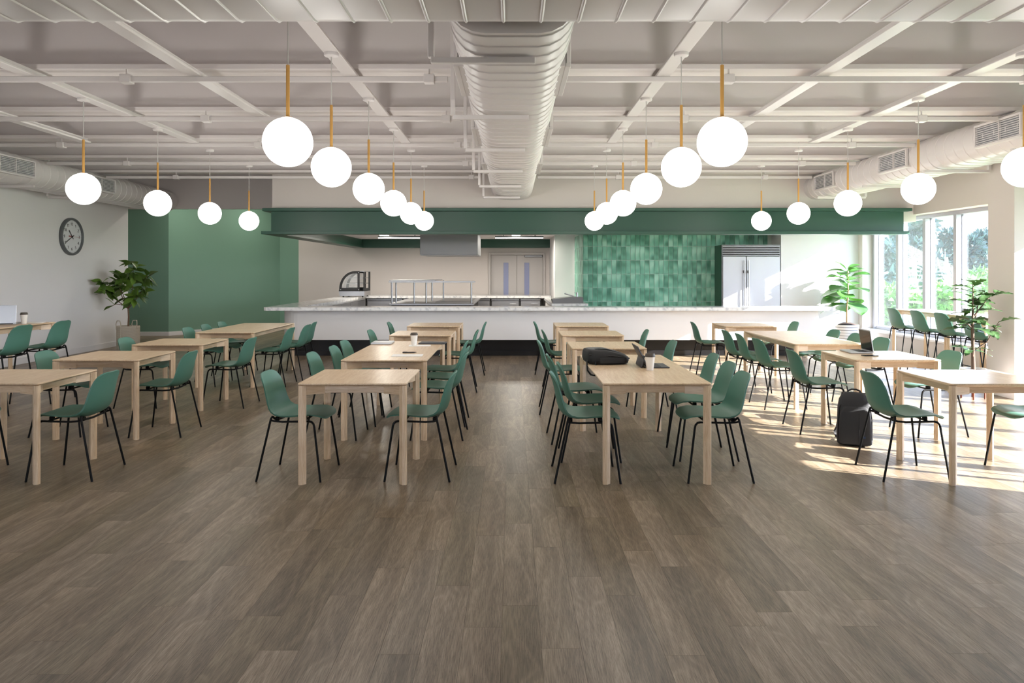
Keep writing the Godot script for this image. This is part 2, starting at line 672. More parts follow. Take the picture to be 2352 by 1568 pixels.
	for s in 2:
		var x0: float = [-0.595, 0.143][s]
		var leaf := put("door_leaf", G.new().span(P(x0, 0.01, 21.0), P(x0 + 0.732, 2.035, 21.05), 0.004), M.door, d)
		var gx: float = [-0.17, 0.42][s]
		put("glass_strip", G.new().span(P(gx - 0.07, 0.5, 20.99), P(gx + 0.07, 1.82, 21.005), 0.002), M.door_glass, leaf)
	put("door_closer", G.new().span(P(0.35, 1.97, 20.94), P(0.86, 2.04, 21.0), 0.01), M.steel_dark, d)

func build_windows() -> void:
	var w := frame_of("window_1")
	put("window_sill", G.new().span(P(7.27, 0.345, 3.3), P(7.72, 0.385, 15.42), 0.005), M.trim, w)
	put("window_head", G.new().span(P(7.54, 2.53, 3.3), P(7.68, 2.6, 15.42), 0.004), M.frame, w)
	put("window_foot", G.new().span(P(7.54, 0.385, 3.3), P(7.70, 0.45, 15.42), 0.004), M.frame, w)
	var post := G.new().span(P(7.50, 0.386, -0.045), P(7.68, 2.53, 0.045), 0.004).mesh()
	var bead := G.new().span(P(7.59, 0.45, -0.052), P(7.62, 2.53, -0.0421), 0.003).span(P(7.59, 0.45, 0.0421), P(7.62, 2.53, 0.052), 0.003).mesh()
	for k in 14:
		var d := 15.36 - k * 0.94
		if d < 3.3:
			break
		var m := inst("mullion", post, M.frame, w, P(0, 0, d))
		inst("gasket", bead, M.gasket, m)
		if d - 0.94 > 2.9:
			put("glass_pane", G.new().span(P(7.602, 0.45, d - 0.898), P(7.610, 2.53, d - 0.042)), M.glass, w)


	# the same ribbon behind the camera, which lights the room from there
	var r := frame_of("window_2")
	put("window_sill", G.new().span(P(-8.0, 0.345, -8.3), P(-1.4, 0.385, -7.97), 0.005), M.trim, r)
	put("window_head", G.new().span(P(-8.0, 2.53, -8.22), P(-1.4, 2.6, -8.1), 0.004), M.frame, r)
	var upright := G.new().span(P(-0.042, 0.386, -8.22), P(0.042, 2.53, -8.1), 0.004).mesh()
	for k in 8:
		var x := -8.0 + k * 0.943
		inst("mullion", upright, M.frame, r, P(x, 0, 0))
		if k < 7:
			put("glass_pane", G.new().span(P(x + 0.042, 0.385, -8.165), P(x + 0.90, 2.53, -8.157)), M.glass, r)


# ---------------------------------------------------------------- ceiling steel
func build_ceiling() -> void:
	struct("ceiling", G.new().span(P(-10.5, 3.75, -8.3), P(8.0, 3.95, 22.0)), M.ceiling)
	var n := 0
	for k in range(-3, 5):
		var d := 6.35 + k * 1.65
		n += 1
		var b := frame_of("trim_%d" % n)
		put("web", G.new().span(P(-8.3, 3.34, d + 0.11), P(7.3, 3.75, d + 0.14)), M.ceiling, b)
		put("flange", G.new().span(P(-8.3, 3.30, d), P(7.3, 3.345, d + 0.25), 0.004), M.ceiling, b)
	for x in [-5.55, -4.14, -2.72, -1.384, 1.297, 2.66, 3.925]:
		n += 1
		var b := frame_of("trim_%d" % n)
		put("web", G.new().span(P(x - 0.012, 3.255, 1.5), P(x + 0.012, 3.302, 9.66)), M.steel_white, b)
		put("flange", G.new().span(P(x - 0.06, 3.235, 1.5), P(x + 0.06, 3.26, 9.66), 0.004), M.steel_white, b)
	# thin rails across the room with their clips
	var words := ["nearest the camera", "second from the camera", "third from the camera", "fourth from the camera", "nearest the kitchen bulkhead"]
	for k in 5:
		var d := 6.36 + k * 1.65
		for s in 2:
			var a: float = [-8.3, 0.45][s]
			var z: float = [-0.55, 7.3][s]
			if k > 0:
				a = maxf(a, -7.1) if s == 0 else a
				z = minf(z, 5.25) if s == 1 else z
			var o := thing("ceiling_rail", P(a, 3.19, d), 0, "thin white ceiling rail %s of the central duct, %s" % [["left", "right"][s], words[k]], "rail", "white rails under the ceiling beams")
			put("bar", G.new().span(Vector3(0, 0, -0.022), Vector3(z - a, 0.045, 0.022), 0.004), M.steel_white, o)
			for x in [-5.88, -3.31, -0.71, 1.86, 4.43]:
				if x > a + 0.1 and x < z - 0.05:
					var c := put("clip", G.new().span(Vector3(x - a - 0.045, -0.012, -0.045), Vector3(x - a + 0.045, 0.06, 0.045), 0.004), M.steel_white, o)
					put("hanger", G.new().span(Vector3(x - a - 0.006, 0.06, -0.006), Vector3(x - a + 0.006, 0.111, 0.006)), M.steel_white, c)

# ring of a flat oval: half width hw, half height hh, in the plane (x, y)
func oval(hw: float, hh: float, n := 10) -> PackedVector3Array:
	var r := PackedVector3Array()
	for s in 2:
		var cx: float = [hw - hh, -(hw - hh)][s]
		for i in n + 1:
			var a := -PI / 2 + PI * i / n + PI * s
			r.append(Vector3(cx + cos(a) * hh, sin(a) * hh, 0))
	return r

func flat_duct(o: Node3D, length: float, pitch: float, vents: Array, sides: Array) -> void:
	# along local -z from 0 to -length
	var ring := oval(0.37, 0.22)
	var rows := []
	for z in [0.0, -length]:
		var row := PackedVector3Array()
		for p in ring:
			row.append(p + Vector3(0, 0, z))
		rows.append(row)
	put("duct_body", G.new().loft(rows, true, true, true), M.duct, o)
	var band := []
	for q in [[0.0, -0.010], [0.006, -0.005], [0.008, 0.0], [0.006, 0.005], [0.0, 0.010]]:
		var row := PackedVector3Array()
		for p in oval(0.37 + q[0], 0.22 + q[0]):
			row.append(p + Vector3(0, 0, q[1]))
		band.append(row)
	var rib := G.new().loft(band, true).mesh()
	var z := 0.05
	while z < length - 0.02:
		inst("rib", rib, M.duct, o, Vector3(0, 0, -z))
		z += pitch
	for v in vents:
		for s in sides:
			var x0: float = s * 0.382
			var f := G.new()
			f.span(Vector3(x0 - 0.02, -0.13, -v[0]), Vector3(x0 + 0.02, -0.105, -v[1]), 0.003)
			f.span(Vector3(x0 - 0.02, 0.105, -v[0]), Vector3(x0 + 0.02, 0.13, -v[1]), 0.003)
			for q in [v[0], v[1] - 0.025]:
				f.span(Vector3(x0 - 0.02, -0.105, -q), Vector3(x0 + 0.02, 0.105, -q - 0.025), 0.003)
			var m: float = v[0] + (v[1] - v[0]) * 0.45
			f.span(Vector3(x0 - 0.015, -0.105, -m), Vector3(x0 + 0.015, 0.105, -m - 0.012))
			var vent := put("vent", f, M.duct, o)
			put("vent_back", G.new().span(Vector3(x0 - s * 0.014, -0.11, -v[0]), Vector3(x0 - s * 0.010, 0.11, -v[1])), M.vent_back, vent)
			put("vent_neck", G.new().span(Vector3(s * 0.27, -0.128, -v[0]), Vector3(s * 0.367, 0.128, -v[1])), M.duct, vent)
			for i in 9:
				var y := -0.095 + i * 0.0235
				put("slat", G.new().box(Vector3(x0 + 0.002, y, -(v[0] + v[1]) / 2), Vector3(0.022, 0.006, v[1] - v[0] - 0.05), 0.0, 2, Transform3D(Basis.IDENTITY, Vector3.ZERO)), M.trim, vent)

func build_ducts() -> void:
	var c := thing("air_duct", P(0, 3.09, 4.066), 0, "white ribbed oval air duct running down the middle of the ceiling", "air duct")
	flat_duct(c, 13.46 - 4.066, 0.19, [[0.98, 1.84], [3.2, 4.2], [5.56, 6.56]], [-1.0, 1.0])
	var a := thing("air_duct", P(7.108, 3.09, 3.69), PI / 2, "white ribbed air duct crossing the ceiling at the top edge", "air duct")
	flat_duct(a, 15.38, 0.1973, [], [])
	var l := thing("air_duct", P(-7.57, 3.09, 4.1), 0, "white ribbed air duct along the wall with the clock", "air duct")
	flat_duct(l, 11.85, 0.19, [[4.1, 4.9], [6.25, 7.05], [8.5, 9.3], [10.7, 11.5]], [1.0])
	var r := thing("air_duct", P(5.67, 3.09, 4.1), 0, "white ribbed air duct on the window side of the ceiling", "air duct")
	flat_duct(r, 9.36, 0.19, [[1.35, 2.13], [3.57, 4.35], [5.80, 6.57], [8.06, 8.83]], [-1.0])
	# flat bars that hold the ducts from below
	var rows := ["nearest", "second", "third", "fourth", "fifth", "farthest"]
	for q in [[-0.49, 0.14, -0.49, "central duct"], [-7.98, -7.15, -7.98, "duct at the clock wall"], [5.25, 6.08, 6.08, "duct at the window side"]]:
		for k in 6:
			var d := 4.48 + k * 1.65
			if q[0] > 0 and k == 0:
				continue
			var o := thing("duct_bracket", P(q[2], 2.82, d), 0, "flat white hanger bar under the %s, %s from the camera" % [q[3], rows[k]], "bracket", "white hangers of the ducts")
			put("arm", G.new().span(Vector3(q[0] - q[2], 0, -0.022), Vector3(q[1] - q[2], 0.035, 0.022), 0.003), M.steel_white, o)
			put("drop_bar", G.new().span(Vector3(-0.018, 0.035, -0.022), Vector3(0.018, 0.93, 0.022), 0.003), M.steel_white, o)

func build_pendants() -> void:
	var cols := [[-4.14, "outer left"], [-1.384, "inner left"], [1.297, "inner right"], [3.925, "window-side"]]
	var ds := [4.57, 5.67, 7.15, 8.65, 10.14, 11.65]
	var order := ["nearest", "second nearest", "third", "fourth", "fifth", "farthest"]
	var globe := []
	for i in 25:
		var a := -PI / 2 + (PI - 0.32) * i / 24
		globe.append([maxf(cos(a) * 0.152, 0.0005), 2.36 + sin(a) * 0.152])
	globe.append([0.03, 2.36 + 0.151])
	var globe_mesh := G.new().lathe(Vector3.ZERO, globe, 40, false, true).mesh()
	var stem := G.new().lathe(Vector3.ZERO, [[0.026, 2.508], [0.026, 2.516], [0.0115, 2.518], [0.0115, 2.835], [0.004, 2.838]], 14, true, true).mesh()
	var cord := G.new().tube([Vector3(0, 2.836, 0), Vector3(0, 3.225, 0)], 0.0042, 8).mesh()
	var canopy := G.new().lathe(Vector3.ZERO, [[0.012, 3.205], [0.050, 3.208], [0.056, 3.214], [0.056, 3.235]], 20, true, true).mesh()
	for c in cols.size():
		for k in 6:
			if c == 0 and k < 1 or c == 3 and k < 1:
				continue
			var o := thing("pendant_lamp", P(cols[c][0], 0, ds[k]), 0, "white globe pendant on a brass stem, %s in the %s row" % [order[k], cols[c][1]], "lamp", "globe pendants over the tables")
			inst("globe", globe_mesh, M.globe, o)
			inst("brass_stem", stem, M.brass, o)
			inst("cord", cord, M.cord, o)
			inst("canopy", canopy, M.steel_white, o)
			if k >= 4:
				put("hanger_rod", G.new().tube([Vector3(0, 3.23, 0), Vector3(0, 3.752, 0)], 0.005, 6), M.steel_white, o)
			var l := OmniLight3D.new()
			l.name = "lamp_light"
			l.position = Vector3(0, 2.36, 0)
			l.light_color = Color(1.0, 0.98, 0.955)
			l.light_energy = 0.19
			l.light_size = 0.14
			l.omni_range = 30.0
			l.omni_attenuation = 2.0
			l.shadow_enabled = true
			o.add_child(l, true)


# ---------------------------------------------------------------- kitchen
func build_kitchen() -> void:
	# green channel beam over the counter
	var b := frame_of("trim_beam")
	put("web", G.new().span(P(-4.36, 2.28, 13.40), P(7.09, 2.66, 13.46)), M.beam_green, b)
	put("top_flange", G.new().span(P(-4.48, 2.65, 13.27), P(7.18, 2.705, 13.46), 0.004), M.beam_green, b)
	put("bottom_flange", G.new().span(P(-4.50, 2.235, 13.27), P(7.13, 2.29, 13.46), 0.004), M.beam_green, b)
	put("side_web", G.new().span(P(-4.36, 2.28, 13.46), P(-4.30, 2.66, 20.95)), M.beam_green, b)
	put("side_top_flange", G.new().span(P(-4.48, 2.65, 13.46), P(-4.30, 2.705, 20.95), 0.004), M.beam_green, b)
	put("side_bottom_flange", G.new().span(P(-4.50, 2.235, 13.46), P(-4.18, 2.29, 20.95), 0.004), M.beam_green, b)
	put("inner_fascia", G.new().span(P(-4.30, 2.235, 20.70), P(1.06, 2.47, 20.95), 0.004).span(P(-4.30, 2.29, 13.46), P(-4.2, 2.47, 20.7)), M.beam_green, b)
	put("front_inner_web", G.new().span(P(-4.30, 2.235, 13.46), P(7.09, 2.47, 13.60)), M.beam_green, b)

	# worktop: one continuous U of marble
	var flat := Transform3D(Basis(Vector3(1, 0, 0), Vector3(0, 0, -1), Vector3(0, 1, 0)), Vector3.ZERO)
	var o := thing("worktop", P(0, 0, 0), 0, "long pale marble worktop of the serving counter, running back along the kitchen", "worktop")
	var out := PackedVector2Array([Vector2(-4.50, 13.42), Vector2(-4.44, 13.36), Vector2(5.84, 13.36), Vector2(5.84, 13.97), Vector2(-3.9, 13.97), Vector2(-3.9, 19.72), Vector2(1.04, 19.72), Vector2(1.04, 20.93), Vector2(-4.50, 20.93)])
	var slab := G.new().prism(out, 0.0, 0.06, flat)
	var m := put("slab", slab, M.marble, o)
	m.position.y = 0.857
	# counter: white front with a rounded end on a black plinth
	var k := thing("serving_counter", P(0, 0, 0), 0, "long white serving counter front on a recessed black plinth", "counter")
	var round := PackedVector2Array()
	for i in 9:
		var a := PI / 2 * i / 8
		round.append(Vector2(-4.26 + 0.32 - cos(a) * 0.32, 13.58 + 0.32 - sin(a) * 0.32))
	round.append_array(PackedVector2Array([Vector2(5.62, 13.58), Vector2(5.62, 13.93), Vector2(-3.93, 13.93), Vector2(-3.93, 20.9), Vector2(-4.26, 20.9)]))
	put("front_panel", G.new().prism(round, 0.312, 0.857, flat), M.counter_white, k)
	var pl := PackedVector2Array([Vector2(-4.14, 13.9), Vector2(-4.04, 13.80), Vector2(5.5, 13.80), Vector2(5.5, 13.93), Vector2(-3.95, 13.93), Vector2(-3.95, 20.9), Vector2(-4.14, 20.9)])
	put("plinth", G.new().prism(pl, 0.0, 0.312, flat), M.kick, k)
	put("plinth_step", G.new().span(P(-4.12, 0, 13.77), P(5.5, 0.10, 13.80), 0.003), M.kick, k)
	# cabinets along the side counter
	for i in 6:
		var d := 14.2 + i * 0.9
		var c := thing("side_cabinet", P(-3.93, 0, d), 0, "steel cabinet under the side worktop, number %s from the serving counter" % ["one", "two", "three", "four", "five", "six"][i], "cabinet", "steel cabinets in the kitchen")
		put("body", G.new().span(Vector3(0.0, 0.1, 0), Vector3(0.02, 0.82, -0.89)), M.dark_slot, c)
		put("door", G.new().span(Vector3(0.02, 0.1, -0.01), Vector3(0.04, 0.815, -0.88), 0.003), M.steel, c)
	# cabinets along the back
	var edge := [-3.9, -2.92, -1.74, -0.57, 0.21, 0.78]
	var who := ["in the corner by the display case", "left of the serving station", "behind the serving station", "before the double door, left one", "before the double door, right one"]
	for i in 5:
		var w: float = edge[i + 1] - edge[i]
		var c := thing("back_cabinet", P(edge[i], 0, 19.8), 0, "steel cabinet under the rear worktop, " + who[i], "cabinet", "steel cabinets in the kitchen")
		put("body", G.new().span(Vector3(0, 0.1, -0.02), Vector3(w, 0.857, -0.7)), M.dark_slot, c)
		put("top_rail", G.new().span(Vector3(0.02, 0.79, 0), Vector3(w - 0.02, 0.835, -0.02), 0.003), M.steel, c)
		var d := put("door", G.new().span(Vector3(0.03, 0.12, 0.005), Vector3(w - 0.03, 0.78, -0.02), 0.003), M.steel, c)
		if i >= 3 or i == 1:
			put("handle", G.new().tube([Vector3(w - 0.26, 0.70, 0.004), Vector3(w - 0.26, 0.70, 0.04), Vector3(w - 0.10, 0.70, 0.04), Vector3(w - 0.10, 0.70, 0.004)], 0.009, 8), M.laptop, d)
	# counter with the sink at the tiled wall
	var s := thing("sink_counter", P(0.8, 0, 14.95), 0, "white counter with a marble top carrying the sink beside the tiles", "counter")
	put("body", G.new().span(Vector3(0.03, 0, -0.03), Vector3(0.72, 0.857, -3.44)), M.counter_white, s)
	put("top", G.new().span(Vector3(0, 0.857, 0), Vector3(0.74, 0.917, -3.44), 0.004), M.marble, s)
	var sk := thing("sink", P(0.82, 0.917, 15.05), 0, "steel sink box with sloping rim and a chrome tap", "sink")
	put("basin", G.new().prism(PackedVector2Array([Vector2(0.02, 0), Vector2(0.63, 0), Vector2(0.63, 0.125), Vector2(0.40, 0.125), Vector2(0.0, 0.085)]), -0.55, 0.0), M.steel_dark, sk)
	var tap := put("tap", G.new().tube([Vector3(0.50, 0.12, -0.3), Vector3(0.30, 0.185, -0.3), Vector3(0.27, 0.20, -0.3)], [0.012, 0.012, 0.02], 10), M.laptop, sk)
	put("tap_body", G.new().lathe(Vector3(0.53, 0.12, -0.3), [[0.02, 0], [0.02, 0.09], [0.012, 0.1]], 12, true, true), M.laptop, tap)
	put("tap_lever", G.new().tube([Vector3(0.53, 0.20, -0.3), Vector3(0.47, 0.215, -0.28)], 0.007, 8), M.laptop, tap)
	# steel serving station
	var st := thing("serving_station", P(-2.57, 0, 15.4), 0, "stainless steel serving station with raised glass-height shelves on posts", "serving station")
	put("base", G.new().span(Vector3(0.05, 0.0, -0.06), Vector3(1.72, 0.86, -3.2)), M.dark_slot, st)
	var dk := put("deck", G.new().span(Vector3(0, 0.86, 0), Vector3(1.77, 0.90, -3.3), 0.006), M.steel, st)
	put("basin", G.new().span(Vector3(0.9, 0.895, -0.7), Vector3(1.68, 0.906, -2.9), 0.003), M.steel_dark, dk)
	put("front_shelf", G.new().span(Vector3(0.0, 1.335, -0.02), Vector3(1.80, 1.365, -0.16), 0.004), M.steel, st)
	put("side_shelf", G.new().span(Vector3(0.0, 1.37, -0.10), Vector3(0.96, 1.385, -1.7), 0.003), M.steel, st)
	for q in [[0.055, -0.08], [0.11, -0.30], [0.50, -0.25], [0.755, -0.25], [1.72, -0.08], [0.74, -1.55], [1.00, -1.55]]:
		put("post", G.new().tube([Vector3(q[0], 0.9, q[1]), Vector3(q[0], 1.34 if q[1] == -0.08 else 1.372, q[1])], 0.017, 10), M.steel, st)
	# extractor hood
	var h := thing("extractor_hood", P(-1.99, 0, 16.0), 0, "boxy steel extractor hood hanging over the serving station", "hood")
	put("shell", G.new().span(Vector3(0, 1.93, 0), Vector3(1.25, 2.47, -1.5), 0.006), M.hood, h)
	put("lower_rim", G.new().span(Vector3(0.01, 1.915, -0.01), Vector3(1.24, 1.93, -1.49)), M.steel_dark, h)
	# strip lamps under the kitchen ceiling
	for q in [[-3.31, 1.12, "left of the hood"], [-0.42, 1.2, "above the double door"]]:
		var l := thing("strip_lamp", P(q[0], 2.385, 18.3), 0, "slim kitchen strip lamp %s" % q[2], "lamp", "kitchen strip lamps")
		put("housing", G.new().span(Vector3(0, 0.02, -0.03), Vector3(q[1], 0.06, 0.03), 0.004), M.clock_rim, l)
		put("strip_glow", G.new().span(Vector3(0.01, 0.0, -0.025), Vector3(q[1] - 0.01, 0.02, 0.025)), M.led, l)
		put("mount", G.new().span(Vector3(0.2, 0.06, -0.01), Vector3(0.22, 0.085, 0.01)).span(Vector3(q[1] - 0.22, 0.06, -0.01), Vector3(q[1] - 0.2, 0.085, 0.01)), M.clock_rim, l)
		lamp_panel(l, Vector3(q[1] / 2, -0.01, 0), Vector2(q[1], 0.05), 2.2)
	for q in [[-3.11, "left"], [0.1, "right"], [3.2, "above the tiles,"]]:
		var l := thing("ceiling_lamp", P(q[0], 2.45, 18.0), 0, "small square kitchen ceiling lamp, %s one" % q[1], "lamp", "square kitchen ceiling lamps")
		put("trim_ring", G.new().span(Vector3(-0.12, 0.0, -0.12), Vector3(0.12, 0.02, 0.12), 0.003), M.trim, l)
		put("lamp_glow", G.new().span(Vector3(-0.1, -0.012, -0.1), Vector3(0.1, 0.0, 0.1)), M.led, l)
		lamp_panel(l, Vector3(0, -0.02, 0), Vector2(0.2, 0.2), 2.2)
	for q in [[-7.35, 17.6, "over the green corner"], [-6.3, 19.4, "farther into the green hall"]]:
		var l := thing("downlight", P(q[0], 3.70, q[1]), 0, "round ceiling downlight %s" % q[2], "lamp", "downlights behind the soffit")
		put("trim_ring", G.new().lathe(Vector3.ZERO, [[0.10, 0.0], [0.12, 0.0], [0.12, 0.05]], 24), M.trim, l)
		put("lamp_glow", G.new().lathe(Vector3.ZERO, [[0.10, 0.01], [0.10, 0.05]], 24, true, true), M.led, l)
		lamp_panel(l, Vector3(0, -0.01, 0), Vector2(0.18, 0.18), 1.5)
	# refrigerator
	var f := thing("refrigerator", P(4.42, 0, 15.6), 0, "tall built-in steel refrigerator with two doors and a louvred top", "refrigerator")
	put("cabinet", G.new().span(Vector3(0.0, 0, -0.03), Vector3(1.24, 2.125, -0.54)), M.panel_green, f)
	put("surround", G.new().span(Vector3(0.0, 0, 0), Vector3(0.02, 2.13, -0.05)).span(Vector3(1.22, 0, 0), Vector3(1.24, 2.13, -0.05)).span(Vector3(0.02, 2.105, 0), Vector3(1.22, 2.13, -0.05)), M.steel_dark, f)
	put("grille_back", G.new().span(Vector3(0.02, 1.89, -0.028), Vector3(1.22, 2.105, -0.031)), M.dark_slot, f)
	for i in 6:
		put("louvre", G.new().box(Vector3(0.62, 1.908 + i * 0.037, -0.008), Vector3(1.2, 0.02, 0.026), 0.003, 0), M.steel, f)
	for q in [[0.022, 0.505], [0.518, 1.218]]:
		var d := put("door", G.new().span(Vector3(q[0], 0.12, 0.02), Vector3(q[1], 1.882, -0.03), 0.004), M.fridge, f)
		var hx: float = 0.462 if q[0] < 0.1 else 0.552
		put("handle", G.new().tube([Vector3(hx, 0.35, 0.07), Vector3(hx, 1.80, 0.07)], 0.014, 10), M.laptop, d)
		for y in [0.5, 1.56]:
			put("handle_foot", G.new().span(Vector3(hx - 0.012, y - 0.03, 0.07), Vector3(hx + 0.012, y + 0.03, 0.02)), M.dark_slot, d)
	put("foot_grille", G.new().span(Vector3(0.02, 0, 0), Vector3(1.22, 0.11, -0.03)), M.dark_slot, f)
	build_display_case()

func lamp_panel(o: Node3D, at: Vector3, size: Vector2, e: float) -> void:
	var l := AreaLight3D.new()
	l.name = "lamp_light"
	l.area_size = size
	l.light_energy = e
	l.light_color = Color(1.0, 0.97, 0.92)
	l.area_range = 20.0
	l.shadow_enabled = true
	l.position = at
	l.rotation.x = -PI / 2
	o.add_child(l, true)

func build_display_case() -> void:
	var o := thing("display_case", P(-3.74, 0.917, 18.75), 0, "curved glass pastry display case on the side worktop", "display case")
	put("base", G.new().prism(PackedVector2Array([Vector2(-0.62, 0.03), Vector2(0.0, 0.03), Vector2(0.0, 0.15), Vector2(-0.65, 0.15)]), -0.8, 0.0), M.steel, o)
	for q in [[-0.55, -0.08], [-0.06, -0.08], [-0.55, -0.72], [-0.06, -0.72]]:
		put("foot", G.new().lathe(Vector3(q[0], 0, q[1]), [[0.022, 0], [0.022, 0.03]], 10, true, true), M.pen, o)
	var arc := []
	var inner := []
	for i in 13:
		var a := PI / 2 * i / 12
		arc.append(Vector2(-0.24 - cos(a) * 0.40, 0.20 + sin(a) * 0.46))
		inner.append(Vector2(-0.24 - cos(a) * 0.335, 0.22 + sin(a) * 0.385))
	for z in [0.0, -0.785]:
		var ring := PackedVector2Array([Vector2(-0.65, 0.15)])
		for p in arc:
			ring.append(p)
		ring.append_array(PackedVector2Array([Vector2(-0.12, 0.66), Vector2(-0.12, 0.605)]))
		for i in 13:
			ring.append(inner[12 - i])
		ring.append_array(PackedVector2Array([Vector2(-0.57, 0.235), Vector2(-0.175, 0.235), Vector2(-0.175, 0.605), Vector2(-0.12, 0.605), Vector2(-0.12, 0.15)]))
		put("side_frame", G.new().prism(ring, z - 0.015, z), M.bag, o)
		var pane := PackedVector2Array([Vector2(-0.57, 0.235)])
		for p in inner:
			pane.append(p)
		pane.append_array(PackedVector2Array([Vector2(-0.175, 0.605), Vector2(-0.175, 0.235)]))
		put("side_glass", G.new().prism(pane, z - 0.010, z - 0.006), M.case_glass, o)
		for q in [[-0.60, 0.19], [-0.145, 0.19], [-0.145, 0.62]]:
			put("bolt", G.new().box(Vector3(q[0], q[1], z + 0.004), Vector3(0.02, 0.02, 0.008), 0.003), M.laptop, o)
	var rows := []
	for p in arc:
		rows.append(PackedVector3Array([Vector3(p.x, p.y, -0.016), Vector3(p.x, p.y, -0.784)]))
	put("curved_glass", G.new().loft(rows, false), M.case_glass, o)
	put("roof", G.new().span(Vector3(-0.24, 0.645, -0.016), Vector3(0.0, 0.66, -0.784)), M.steel, o)
	put("back_frame", G.new().span(Vector3(-0.03, 0.15, -0.016), Vector3(0.0, 0.645, -0.12)).span(Vector3(-0.03, 0.15, -0.68), Vector3(0.0, 0.645, -0.784)).span(Vector3(-0.03, 0.15, -0.12), Vector3(0.0, 0.22, -0.68)), M.bag, o)
	for y in [0.34, 0.48]:
		put("shelf", G.new().span(Vector3(-0.5 if y < 0.4 else -0.43, y, -0.02), Vector3(-0.04, y + 0.012, -0.78)), M.steel, o)


# ---------------------------------------------------------------- furniture
# pale oak table: bevelled top, legs with a cut inner edge, rails with haunches
func make_table(called: String, w: float, l: float, h: float, label: String, group: String) -> Node3D:
	var o := thing(called, Vector3.ZERO, 0, label, "table", group)
	var g := G.new()
	g.off = Vector2(rng.randf(), rng.randf())
	# top: a slab whose lower edge is cut back all round
	var hw := w / 2
	var hl := l / 2
	var rings := []
	for q in [[0.030, h - 0.026], [0.004, h - 0.013], [0.0, h - 0.010], [0.0, h - 0.003], [0.003, h]]:
		var row := PackedVector3Array()
		var x: float = hw - q[0]
		var z: float = hl - q[0]
		var r := 0.018
		for c in 4:
			var sx: float = [1, -1, -1, 1][c]
			var sz: float = [1, 1, -1, -1][c]
			for i in 4:
				var a := PI / 2 * c + PI / 2 * i / 3
				row.append(Vector3(sx * (x - r) + cos(a) * r, q[1], sz * (z - r) + sin(a) * r))
		rings.append(row)
	for i in rings.size() - 1:
		for j in 16:
			var a: Vector3 = rings[i][j]
			var b: Vector3 = rings[i][(j + 1) % 16]
			var c: Vector3 = rings[i + 1][(j + 1) % 16]
			var d: Vector3 = rings[i + 1][j]
			g.poly([a, b, c, d], Vector3(0, a.y, 0) if absf(a.y - d.y) > 0.002 else Vector3(0, -9, 0), Transform3D.IDENTITY, 2)
	for e in [0, rings.size() - 1]:
		var pts := []
		for p in rings[e]:
			pts.append(p)
		g.poly(pts, Vector3(0, h - 0.013, 0), Transform3D.IDENTITY, 2)
	put("tabletop", g, M.oak, o)
	var lw := 0.066
	for sx in [-1.0, 1.0]:
		for sz in [-1.0, 1.0]:
			var q := PackedVector2Array()
			var ox: float = sx * (hw - 0.002)
			var oz: float = sz * (hl - 0.002)
			# a board set diagonally: its rounded end is the corner of the table
			for p in [[0.010, 0.0], [0.003, 0.003], [0.0, 0.010], [0.0, 0.031], [0.0255, 0.0565], [0.0565, 0.0255], [0.031, 0.0]]:
				q.append(Vector2(ox - sx * p[0], -(oz - sz * p[1])))
			var lg := G.new()
			lg.off = Vector2(rng.randf(), rng.randf())
			lg.prism(q, 0.0, h - 0.018, Transform3D(Basis(Vector3(1, 0, 0), Vector3(0, 0, -1), Vector3(0, 1, 0)), Vector3.ZERO), 2)
			put("leg", lg, M.oak, o)
	# rails set back, joined to the legs by slanting blocks
	var up := Transform3D(Basis(Vector3(1, 0, 0), Vector3(0, 0, -1), Vector3(0, 1, 0)), Vector3.ZERO)
	for s in [-1.0, 1.0]:
		var e := G.new()
		e.off = Vector2(rng.randf(), rng.randf())
		e.box(Vector3(0, h - 0.053, s * (hl - 0.090)), Vector3(w - 0.36, 0.056, 0.022), 0.002, 0)
		put("end_rail", e, M.oak, o)
		var f := G.new()
		f.off = Vector2(rng.randf(), rng.randf())
		f.box(Vector3(s * (hw - 0.090), h - 0.053, 0), Vector3(0.022, 0.056, l - 0.36), 0.002, 2)
		put("side_rail", f, M.oak, o)
		for t in [-1.0, 1.0]:
			for across in 2:
				var q := PackedVector2Array()
				for p in [[0.044, 0.026], [0.182, 0.079], [0.182, 0.101], [0.040, 0.050]]:
					var ix: float = p[across]
					var iz: float = p[1 - across]
					q.append(Vector2(t * (hw - ix), -s * (hl - iz)))
				var cb := G.new()
				cb.off = Vector2(rng.randf(), rng.randf())
				put("corner_block", cb.prism(q, h - 0.088, h - 0.026, up, across), M.oak, o)
	return o

const SHELL := [
	[-0.262, 0.452, 0.085, -0.006], [-0.256, 0.461, 0.135, -0.006], [-0.240, 0.472, 0.172, -0.003], [-0.205, 0.482, 0.198, 0.004], [-0.150, 0.483, 0.213, 0.012],
	[-0.070, 0.472, 0.222, 0.020], [0.010, 0.461, 0.226, 0.026], [0.075, 0.458, 0.226, 0.030], [0.125, 0.465, 0.223, 0.035], [0.165, 0.485, 0.218, 0.040],
	[0.192, 0.518, 0.212, 0.043], [0.208, 0.565, 0.206, 0.042], [0.218, 0.620, 0.199, 0.038], [0.229, 0.680, 0.190, 0.032], [0.242, 0.728, 0.177, 0.025],
	[0.253, 0.758, 0.158, 0.019], [0.260, 0.776, 0.130, 0.013], [0.264, 0.786, 0.095, 0.008], [0.266, 0.790, 0.060, 0.004]]

